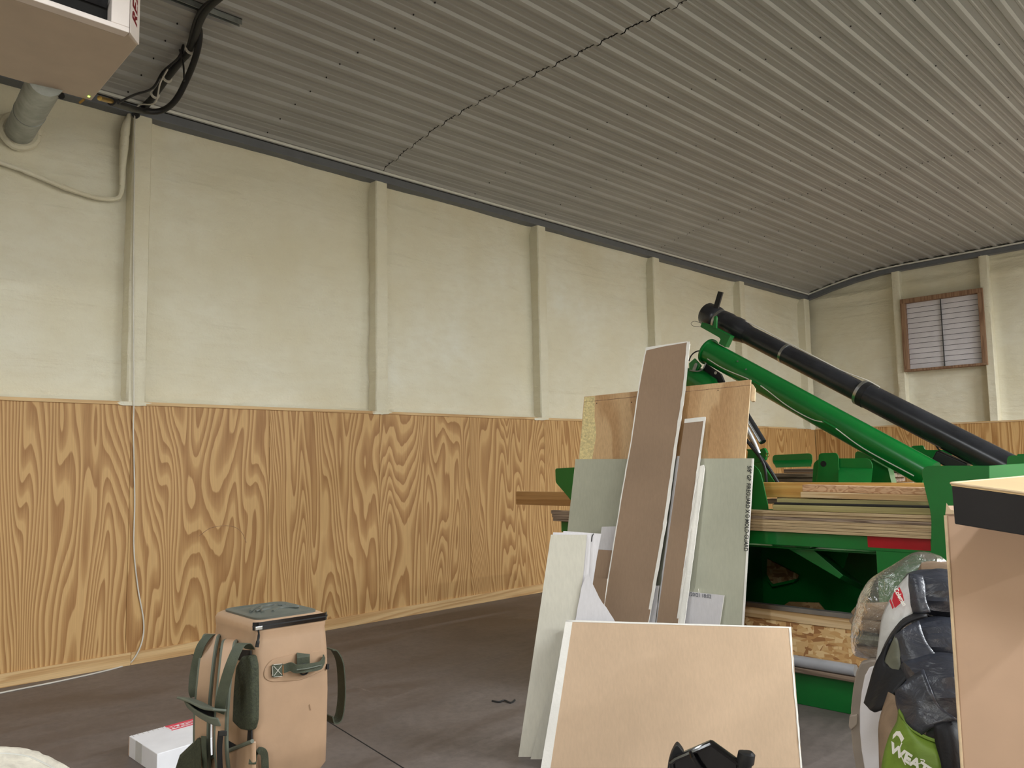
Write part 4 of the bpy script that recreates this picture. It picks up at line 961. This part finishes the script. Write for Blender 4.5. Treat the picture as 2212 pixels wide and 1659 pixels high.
MB().ribbon(smoothpath(bl, 4), ex*.6+RIGHT*.4, .022, .004).build('corner_web', m_web, ck, smooth=True)
MB().prism([PR(541, 1612, .006), PR(547, 1640, .006), PR(547, 1646, .006), PR(540, 1640, .006)], ey*.002, 0).build('care_label', m_labw, ck)

# ------------------------------------------------------------------ white carton
zb_ = .105
K = onz(279, 1590, zb_); e1 = (onz(430, 1549, zb_)-K).normalized(); e2 = (onz(345, 1650, zb_)-K).normalized()
e2 = (e2*.65+(e2-e1*e2.dot(e1)).normalized()*.35).normalized()      # the carton is racked out of square
bx = MB().prism([V(q.x, q.y, 0) for q in (K, K+e1*.52, K+e1*.52+e2*.40, K+e2*.40)], V(0,0,zb_), 0).build('carton', m_whitebox, bevel=.003)
tag(bx, 'flat white carton with a red fragile sticker beside the cooler', 'carton')
T = V(0, 0, .0008)
def onbox(a, b, z=.0006): return K+e1*a+e2*b+V(0,0,z)
def lab(name, a, b, wa, wb, mt, z=.0006): return MB().prism([onbox(a, b, z), onbox(a+wa, b, z), onbox(a+wa, b+wb, z), onbox(a, b+wb, z)], V(0,0,.0004), 0).build(name, mt, bx)
lab('sticker', .195, .002, .27, .112, m_labw); lab('sticker_band', .20, .003, .25, .030, m_pinklab, .0011); lab('sticker_band', .20, .094, .25, .015, m_pinklab, .0011)
text_mesh('lettering', 'FRAGILE', .058, m_pinklab, bx, frame(onbox(.205, .083, .0016), e1, -e2), bold=.0012, sx=.88)
for q in range(14): MB().prism([onbox(.012+.028*q, 0, .0004), onbox(.016+.028*q, 0, .0004), onbox(.018+.028*q, .03, .0004), onbox(.014+.028*q, .03, .0004)], V(0,0,.0003), 0).build('perforation', m_tape, bx)
MB().prism([K+e2*.10-e1*.0008+V(0,0,-zb_+.004), K+e2*.19-e1*.0008+V(0,0,-zb_+.004), K+e2*.19-e1*.0008, K+e2*.10-e1*.0008], e1*.0006, 0).build('tape', m_tape, bx)
MB().prism([K-e1*.001-e2*.001+V(0,0,-zb_+.006), K-e1*.001+e2*.006+V(0,0,-zb_+.006), K-e1*.001+e2*.006+V(0,0,-.004), K-e1*.001-e2*.001+V(0,0,-.004)], e1*.0008, 0).build('worn_edge', m_card, bx)

# ------------------------------------------------------------------ cream canvas sack in the lower left corner
rim = smoothpath([onz(x, y, .60) for x, y in ((-260, 1650), (-120, 1620), (0, 1614), (60, 1619), (95, 1631), (150, 1659), (215, 1700))], 6)
cs = onz(-60, 1900, .60); cs = V(cs.x, cs.y, 0)
def sack_ring(f, z):
    out = []
    for q in rim: out.append(V(cs.x+(q.x-cs.x)*f, cs.y+(q.y-cs.y)*f, z))
    back = [V(2*cs.x-q.x, 2*cs.y-q.y, z) for q in out]
    return out + back
rs = [sack_ring(f, z) for f, z in ((.80, .0), (.86, .05), (.9, .25), (.95, .45), (.99, .57), (1.0, .595), (.985, .607), (.95, .611), (.90, .606), (.86, .607), (.6, .615), (.2, .618))]
for r_ in rs:
    for i, q in enumerate(r_): q += V(noise.noise(V(i*.5, q.z*6, 0)), noise.noise(V(i*.5, q.z*6, 7)), 0)*.008
sk = MB().loft(rs).build('canvas_sack', m_cream, smooth=True); tag(sk, 'cream canvas sack with a stitched hem at the lower left corner', 'sack')
hm = [V(cs.x+(q.x-cs.x)*.905, cs.y+(q.y-cs.y)*.905, .6075) for q in rim]
MB().tube(hm, .003, 6).build('hem_seam', m_trim2, sk, smooth=True)

# ------------------------------------------------------------------ cardboard box with a black tray on it
b0_ = V(6.204, 2.189, 0); bdx = V(.955, .296, 0).normalized(); bdy = V(-bdx.y, bdx.x, 0); BH = 1.395
cb = empty('cardboard_box', b0_+bdx*.3+bdy*.2, 'tall plain brown cardboard box at the right edge', 'box')
n1 = [b0_+V(0,0,0), b0_+bdx*.62]
jt_ = [b0_+bdx*(.62*(1-i/14))+V(0,0,BH-.012+.010*noise.noise(V(i*1.9, 2, 0))-.004*(i < 3)) for i in range(15)]
MB().prism([n1[0], n1[1]]+jt_, bdy*.006, 0).build('front_panel', m_card, cb)
MB().prism([b0_, b0_+bdy*.38, b0_+bdy*.38+V(0,0,BH-.02), b0_+V(0,0,BH-.012)], bdx*.006, 0).build('side_panel', m_card, cb)
MB().prism([b0_+bdx*.614, b0_+bdx*.614+bdy*.38, b0_+bdx*.614+bdy*.38+V(0,0,BH-.014), b0_+bdx*.614+V(0,0,BH-.014)], bdx*.006, 0).build('side_panel', m_card, cb)
MB().prism([b0_+bdy*.376, b0_+bdx*.62+bdy*.376, b0_+bdx*.62+bdy*.376+V(0,0,BH-.016), b0_+bdy*.376+V(0,0,BH-.016)], bdy*.006, 0).build('back_panel', m_card, cb)
MB().prism([b0_+V(0,0,BH-.016), b0_+bdx*.62+V(0,0,BH-.016), b0_+bdx*.62+bdy*.38+V(0,0,BH-.016), b0_+bdy*.38+V(0,0,BH-.016)], V(0,0,.006), 0).build('top_flap', m_card, cb)
MB().tube([b0_-bdy*.001+V(0,0,0), b0_-bdy*.001+V(0,0,BH-.014)], .0035, 6).build('corner_edge', m_cardlight, cb)
tr = [b0_+bdx*.0+V(0,0,BH-.012), b0_+bdx*.004+V(0,0,BH+.016), b0_+bdx*.012+V(0,0,BH+.0), b0_+bdx*.02+V(0,0,BH-.002), b0_+bdx*.035+V(0,0,BH+.006), b0_+bdx*.05+V(0,0,BH-.012)]
MB().prism(tr, bdy*.004, 0).build('torn_lip', m_cardlight, cb)
TZ = BH+.078; TB = BH-.004
f0_ = V(-sy, cy, 0); h1 = (r0-f0_).normalized(); h2 = (r0+f0_).normalized(); c0 = onz(2055, 1043, TZ)
c1 = onp(2212, 1064, (c0, h1.cross(V(0,0,1)))); c2 = onp(2212, 1029, (c0, h2.cross(V(0,0,1))))
d1 = (c1-c0).normalized(); d2 = (c2-c0).normalized()
wA, wB = .24, .95
top = [c0, c0+d1*wA, c0+d1*wA+d2*wB, c0+d2*wB]; ins = .022
ct_ = sum(top, V(0,0,0))/4
nt_ = d1.cross(d2).normalized(); nt_ = nt_ if nt_.z < 0 else -nt_
bot = [q+nt_*.080+(ct_-q).normalized()*.022 for q in top]
ty = empty('black_tray', V(ct_.x, ct_.y, TB), 'shallow black tray with a tan lid lying on the cardboard box', 'tray')
MB().loft([bot, [V(q.x, q.y, q.z-.006) for q in top]]).build('tray_side', plain('matt_black_board', (44, 42, 43), .7, var=.08, scale=8), ty, bevel=.002)
tp = [V(ct_.x+(q.x-ct_.x)*1.002, ct_.y+(q.y-ct_.y)*1.002, q.z-.0055) for q in top]
MB().prism(tp[::-1], V(0,0,.0055), 0).build('tan_lid', plain('tan_liner_board', (222, 190, 142), .8, var=.03), ty)
for i in range(4):
    e_ = jag([tp[i]+V(0,0,.006), tp[(i+1) % 4]+V(0,0,.006)], .002)[:40]
    MB().tube([tp[i]+V(0,0,.005), tp[(i+1) % 4]+V(0,0,.005)], .0025, 6).build('raw_edge', m_cardlight, ty)

# ------------------------------------------------------------------ folding table on its edge, tents, plastic bag
dr_ = V(.96, .28, 0).normalized(); ptb = (dist(1850, 1430, 3.62), V(-dr_.y, dr_.x, 0))
def tb(x, y, o_=0): return onp(x, y, (ptb[0]+ptb[1]*o_, ptb[1]))
left = [(1880, 1426), (1860, 1432), (1850, 1450), (1843, 1485), (1838, 1530), (1838, 1575), (1842, 1620), (1849, 1659)]
lft2 = [(1896, 1436), (1878, 1442), (1868, 1460), (1861, 1495), (1857, 1535), (1857, 1578), (1861, 1622), (1867, 1659)]
ft = empty('folding_table', V(tb(1850, 1500).x+.6, tb(1850, 1500).y+.15, 0), 'white plastic folding table standing on its long edge beneath the plastic bag', 'table')
def tpoly(lst, o_, dz=0, zb=0):
    P = [tb(x, y, o_) for x, y in lst]; top_z = P[0].z
    last = P[-1]; P.append(V(last.x+.03*(last.z), last.y, zb)); P[-1] = V(P[-2].x+dr_.x*.05, P[-2].y+dr_.y*.05, zb)
    far = P[0]+dr_*1.2
    return [V(P[0].x, P[0].y, top_z)]+P[1:]+[V(far.x, far.y, zb), V(far.x, far.y, top_z)]
MB().prism(tpoly(left, 0), ptb[1]*.045, 0).build('rim', m_taupe, ft, bevel=.006)
MB().prism(tpoly(lft2, -.006, 0, .02), ptb[1]*.03, 0).build('table_top', m_tablew, ft, bevel=.005)
MB().prism([tb(x, y, -.012) for x, y in ((1835, 1546), (1852, 1543), (1851, 1566), (1838, 1578), (1833, 1570))], ptb[1]*.07, 0).build('rim_clip', m_taupe, ft, bevel=.004)

def patch(name, rows, mat, parent=None, th=.006, sub=1, smooth=True):
    """cloth panel: rows of (px, py, distance)"""
    G_ = [smoothpath([dist(*q) for q in r], 4) for r in rows]; C_ = list(zip(*G_)); cols = [smoothpath(list(c_), 4) for c_ in C_]
    n = len(cols); m = len(cols[0]); mb = MB()
    for c_ in cols: mb.v += [q + (q-CAM).normalized()*(.004*noise.noise(q*22)) for q in c_]
    for i in range(n-1):
        for j in range(m-1): mb.f.append([i*m+j, i*m+j+1, (i+1)*m+j+1, (i+1)*m+j]); mb.m.append(0)
    o = mb.build(name, mat, parent, smooth=True)
    s_ = o.modifiers.new('solid', 'SOLIDIFY'); s_.thickness = th; s_.offset = 0
    return o
vr = V(.95, .31, 0).normalized(); vf = V(-.31, .95, 0).normalized()
def bag_body(name, px, D, th, L_, ry, rz, mat, parent, seed, sag=.0):
    """gathered nylon bag: ellipse lofted along its axis from the open end at the left"""
    c = dist(px[0], px[1], D); ax_ = vr*math.cos(th)+vf*math.sin(th); sd = ax_.cross(V(0,0,1)).normalized(); rings = []
    for i in range(40):
        s = i/39; g_ = .80+.20*min(1, (s*L_/.09)**.8) if s*L_ < .09 else 1.0
        if s > .9: g_ *= math.cos((s-.9)/.1*1.2)**.6
        r_ = []
        for j in range(48):
            t_ = j*2*math.pi/48
            gat = .035*math.sin(t_*17+seed)*math.exp(-((s*L_-.05)/.05)**2)
            w_ = .10*noise.noise(V(math.cos(t_)*1.4+seed, math.sin(t_)*1.4, s*3.2)) + .05*noise.noise(V(math.cos(t_)*4+seed, math.sin(t_)*4, s*8))
            k = g_*(1+gat+w_)
            r_.append(c+ax_*(s*L_)+sd*ry*k*math.cos(t_)+V(0,0,1)*(rz*k*math.sin(t_)-sag*s))
        rings.append(r_)
    o = MB().loft(rings).build(name, mat, parent, smooth=True); return o
# supports below the bags (out of view)
pal = MB().box((5.66, 2.70, 0), (6.5, 3.2, .40)).build('storage_tote', m_taupe, bevel=.02); tag(pal, 'taupe storage tote hidden under the stacked tent bags', 'tote')
t3 = empty('tent_bag', dist(1990, 1640, 3.0), 'navy tent bag with a lime green printed end at the bottom of the pile', 'bag', 'tent bags')
bag_body('body', (1968, 1520), 2.98, .38, .62, .15, .145, m_navy, t3, 1.0)
g3 = patch('end_panel', [[(1942, 1535, 2.93), (1938, 1560, 2.92), (1922, 1590, 2.91), (1908, 1640, 2.9), (1902, 1700, 2.9)], [(1952, 1550, 2.9), (1958, 1585, 2.87), (1955, 1625, 2.85), (1950, 1660, 2.84), (1945, 1710, 2.85)], [(1975, 1582, 2.87), (1990, 1608, 2.83), (1990, 1640, 2.81), (1988, 1672, 2.8), (1985, 1720, 2.82)], [(2022, 1606, 2.84), (2026, 1625, 2.81), (2031, 1645, 2.8), (2036, 1668, 2.8), (2040, 1720, 2.82)]], m_limefab, t3)
patch('end_binding', [[(1940, 1532, 2.925), (1945, 1545, 2.9), (1955, 1562, 2.885), (1972, 1580, 2.865), (2000, 1596, 2.845), (2023, 1604, 2.835)], [(1946, 1535, 2.925), (1952, 1548, 2.9), (1963, 1562, 2.885), (1978, 1575, 2.865), (2003, 1590, 2.845), (2025, 1598, 2.835)]], m_limefab, t3, .012)
patch('end_cuff', [[(1934, 1492, 2.93), (1940, 1530, 2.93), (1960, 1562, 2.88), (1990, 1590, 2.85)], [(1950, 1480, 2.92), (1960, 1515, 2.9), (1982, 1545, 2.86), (2012, 1572, 2.84)], [(1965, 1466, 2.93), (1982, 1505, 2.88), (2000, 1535, 2.86), (2040, 1562, 2.84)], [(1995, 1446, 2.93), (2012, 1490, 2.87), (2030, 1525, 2.86), (2070, 1555, 2.84)]], m_navy, t3, .008)
patch('black_side_flap', [[(2018, 1565, 2.84), (2022, 1604, 2.82), (2034, 1650, 2.79), (2042, 1720, 2.79)], [(2050, 1556, 2.85), (2055, 1590, 2.8), (2060, 1650, 2.78), (2064, 1720, 2.78)], [(2090, 1560, 2.9), (2092, 1600, 2.84), (2095, 1650, 2.82), (2100, 1720, 2.82)]], m_blackfab, t3, .008)
patch('mesh_side', [[(1920, 1495, 2.99), (1900, 1560, 2.98), (1900, 1620, 2.97), (1902, 1690, 2.97)], [(1932, 1502, 2.96), (1922, 1560, 2.95), (1912, 1610, 2.94), (1908, 1690, 2.94)], [(1944, 1520, 2.94), (1944, 1565, 2.93), (1930, 1600, 2.92), (1918, 1690, 2.92)]], m_khaki, t3, .006)
# printed swoosh and lettering on the lime panel (laid just proud of it)
P = [dist(x, y, 2.80) for x, y in ((1928, 1597), (1929, 1588), (1936, 1580), (1944, 1580), (1950, 1590), (1953, 1596), (1947, 1604), (1942, 1592), (1937, 1588))]
MB().prism(P, vf*.002, 0).build('printed_swoosh', m_printw, g3)
O = dist(1921, 1622, 2.80); X = dist(1985, 1665, 2.77)-O; Yv = dist(1927, 1600, 2.80)-O
text_mesh('lettering', 'WEATHER', .04, m_printw, g3, frame(O, X, Yv), bold=.0018, sx=1.0, shear=-.1)
for pts in ([(1948, 1605), (1943, 1620), (1950, 1640), (1956, 1652)], [(1958, 1640), (1975, 1650), (1992, 1648), (1997, 1643), (1988, 1640)]):
    MB().tube(smoothpath([dist(x, y, 2.785) for x, y in pts], 4), .0016, 6).build('printed_line', m_printw, g3)
t2 = empty('tent_bag', dist(1985, 1460, 3.2), 'navy tent bag with a grey-green end in the middle of the pile', 'bag', 'tent bags')
bag_body('body', (1972, 1398), 3.18, .30, .60, .12, .098, m_navy, t2, 4.0)
patch('end_panel', [[(1935, 1372, 3.1), (1915, 1420, 3.1), (1900, 1475, 3.1)], [(1942, 1390, 3.08), (1932, 1425, 3.07), (1920, 1470, 3.07)], [(1948, 1432, 3.06), (1945, 1440, 3.05), (1940, 1455, 3.05)]], m_olivefab, t2, .006)
patch('end_cuff', [[(1934, 1372, 3.1), (1942, 1405, 3.08), (1948, 1435, 3.05)], [(1948, 1362, 3.09), (1958, 1400, 3.06), (1975, 1436, 3.03)], [(1962, 1352, 3.1), (1972, 1395, 3.06), (2000, 1432, 3.03)], [(1985, 1342, 3.12), (2000, 1385, 3.07), (2030, 1425, 3.04)]], m_navy, t2, .008)
patch('black_underside_flap', [[(1925, 1380, 3.13), (1895, 1430, 3.12), (1880, 1480, 3.1), (1869, 1520, 3.08)], [(1912, 1430, 3.1), (1900, 1470, 3.08), (1888, 1505, 3.06), (1878, 1530, 3.05)], [(1950, 1440, 3.06), (1930, 1465, 3.04), (1905, 1500, 3.03), (1886, 1537, 3.02)], [(2000, 1430, 3.04), (1972, 1455, 3.02), (1940, 1490, 3.0), (1905, 1532, 3.0)]], m_blackfab, t2, .012)
t1 = empty('tent_bag', dist(1990, 1350, 3.35), 'navy tent bag with a white logo end on top of the pile', 'bag', 'tent bags')
bag_body('body', (1966, 1285), 3.33, .28, .55, .13, .088, m_navy, t1, 8.0)
g1 = patch('end_panel', [[(1965, 1240, 3.27), (1935, 1275, 3.27), (1908, 1330, 3.26), (1900, 1380, 3.25), (1893, 1435, 3.25)], [(1966, 1262, 3.24), (1945, 1295, 3.23), (1925, 1335, 3.22), (1915, 1375, 3.22), (1904, 1425, 3.23)], [(1970, 1290, 3.22), (1958, 1310, 3.21), (1945, 1335, 3.2), (1928, 1368, 3.2), (1908, 1405, 3.22)], [(1976, 1324, 3.21), (1965, 1330, 3.2), (1950, 1337, 3.19), (1930, 1358, 3.19), (1912, 1385, 3.21)]], m_greyfab, t1, .006)
patch('end_cuff', [[(1964, 1240, 3.27), (1964, 1265, 3.24), (1966, 1295, 3.22), (1974, 1325, 3.2)], [(1978, 1242, 3.26), (1981, 1265, 3.22), (1983, 1295, 3.2), (1992, 1325, 3.18)], [(1992, 1246, 3.27), (1998, 1268, 3.23), (2000, 1295, 3.2), (2010, 1322, 3.18)]], m_navy, t1, .008)
patch('black_underside_flap', [[(1975, 1327, 3.2), (1945, 1345, 3.19), (1915, 1390, 3.2), (1896, 1440, 3.22), (1890, 1465, 3.22)], [(2003, 1330, 3.16), (1958, 1346, 3.15), (1923, 1386, 3.15), (1902, 1434, 3.16), (1896, 1470, 3.16)]], m_blackfab, t1, .01)
P = [dist(x, y, 3.185) for x, y in ((1943, 1268), (1950, 1283), (1953, 1297), (1941, 1307), (1933, 1314), (1927, 1298), (1930, 1282))]
MB().prism(P, vf*.002, 0).build('red_logo', m_printr, g1)
P = [dist(x, y, 3.185) for x, y in ((1924, 1294), (1931, 1312), (1928, 1316), (1921, 1298))]
MB().prism(P, vf*.002, 0).build('red_logo_bar', m_printr, g1)
O = dist(1930, 1273, 3.178); X = dist(1947, 1303, 3.175)-O; Yv = dist(1940, 1268, 3.178)-O
text_mesh('lettering', 'Coleman', .021, m_printw, g1, frame(O, X, Yv), bold=.0007, sx=.8)
# clear plastic bag with folded canvas inside, standing on the folding table's edge
lev = [(1191, 1978, 2002, .03), (1200, 1960, 2030, .05), (1218, 1932, 2050, .08), (1246, 1878, 2058, .11), (1262, 1868, 2058, .12), (1292, 1852, 2054, .13), (1325, 1845, 2045, .13), (1355, 1840, 2030, .13), (1388, 1837, 2000, .12), (1408, 1840, 1965, .10), (1420, 1848, 1945, .07)]
pb = []
for (y, xa, xb, rd) in lev:
    A_, B_ = dist(xa, y, 3.72), dist(xb, y, 3.78); c = (A_+B_)/2; r_ = []
    for j in range(36):
        t_ = j*2*math.pi/36; q = c+(B_-A_)/2*math.cos(t_)+vf*rd*math.sin(t_)
        q += (q-c).normalized()*(.012*noise.noise(q*9)+.008*noise.noise(q*26)); r_.append(q)
    pb.append(r_)
pbg = MB().loft(pb).build('plastic_bag', m_film, smooth=True, sub=1); tag(pbg, 'crumpled clear plastic bag beside the tent bags on the folding table', 'bag')
def fold(px, D, hx, hy, hz, label, seed, mat=m_khaki, tilt=0):
    c = dist(px[0], px[1], D); rings = []
    for i in range(13):
        s = -1+2*i/12; f = (1-abs(s)**4)**.25 if abs(s) < 1 else .05
        r_ = []
        for j in range(24):
            t_ = j*2*math.pi/24; cx_, sz_ = math.cos(t_), math.sin(t_); k = 1/max((abs(cx_)**3+abs(sz_)**3)**(1/3), .01)
            k *= max(f, .05)*(1+.10*noise.noise(V(s*2+seed, cx_*2, sz_*2)))
            r_.append(c+vr*(hx*s)+vf*(hy*k*cx_)+V(0,0,1)*(hz*k*sz_+tilt*s))
        rings.append(r_)
    return tag(MB().loft(rings).build('folded_canvas', mat, smooth=True), label, 'canvas')
fold((1925, 1322), 3.75, .15, .07, .036, 'folded khaki canvas highest inside the clear plastic bag', 1, tilt=.01)
fold((1915, 1352), 3.75, .14, .075, .032, 'folded khaki canvas in the middle inside the clear plastic bag', 5, tilt=-.012)
fold((1905, 1380), 3.75, .12, .075, .026, 'dark grey folded fabric low inside the clear plastic bag', 9, m_olivefab)
fold((1893, 1405), 3.75, .09, .06, .026, 'khaki canvas roll at the bottom of the clear plastic bag', 12)
fold((2050, 1240), 3.6, .11, .06, .045, 'brown rolled canvas beside the cardboard box above the tent bags', 15)
fold((2050, 1268), 3.5, .10, .05, .03, 'tan folded canvas tucked under the brown roll', 18, m_card)

# ------------------------------------------------------------------ glossy black head on a stand, bottom centre
D0 = 1.4; sb = dist(1545, 1700, D0)
hs = empty('black_stand', V(sb.x, sb.y, 0), 'glossy black plastic head on a stand in front of the tan drywall', 'stand')
P = [dist(x, y, D0) for x, y in ((1450, 1642), (1460, 1634), (1534, 1602), (1540, 1603), (1608, 1652), (1640, 1680), (1600, 1760), (1470, 1760))]
vfd = (dist(1540, 1660, 2)-CAM); vfd = V(vfd.x, vfd.y, 0).normalized()
rimp = [q-vfd*.012 for q in P]
mb = MB().tube(rimp+[rimp[0]], .0042, 8); mb.build('rim', m_gloss, hs, smooth=True)
MB().prism(P, vfd*.012, 0).build('panel', m_gloss, hs, bevel=.003)
MB().tube([dist(1492, 1618, D0)-vfd*.014, dist(1496, 1626, D0)-vfd*.02, dist(1530, 1680, D0)-vfd*.02], [.003, .004, .003], 8).build('rib', m_gloss, hs, smooth=True)
P = [dist(x, y, D0+.012) for x, y in ((1441, 1680), (1442, 1655), (1448, 1632), (1458, 1612), (1464, 1609), (1478, 1628), (1470, 1680))]
MB().prism(rpoly(P, .006), vfd*.02, 0).build('fin', m_black, hs, bevel=.004)
k0 = dist(1613, 1624, D0-.01); MB().tube([k0, k0-V(0,0,.002)-UP*.0, dist(1610, 1645, D0-.01), dist(1608, 1652, D0-.01), dist(1606, 1690, D0-.01)], [.009, .013, .0135, .011, .012], 18).build('knob', m_black, hs, smooth=True)
MB().tube([V(sb.x, sb.y, .0), V(sb.x, sb.y, sb.z-.0)], .014, 12).build('pole', m_black, hs, smooth=True)
for q in range(3):
    t_ = q*2.094+.4; MB().tube([V(sb.x, sb.y, .35), V(sb.x+.3*math.cos(t_), sb.y+.3*math.sin(t_), .012)], .011, 8).build('leg', m_black, hs, smooth=True)
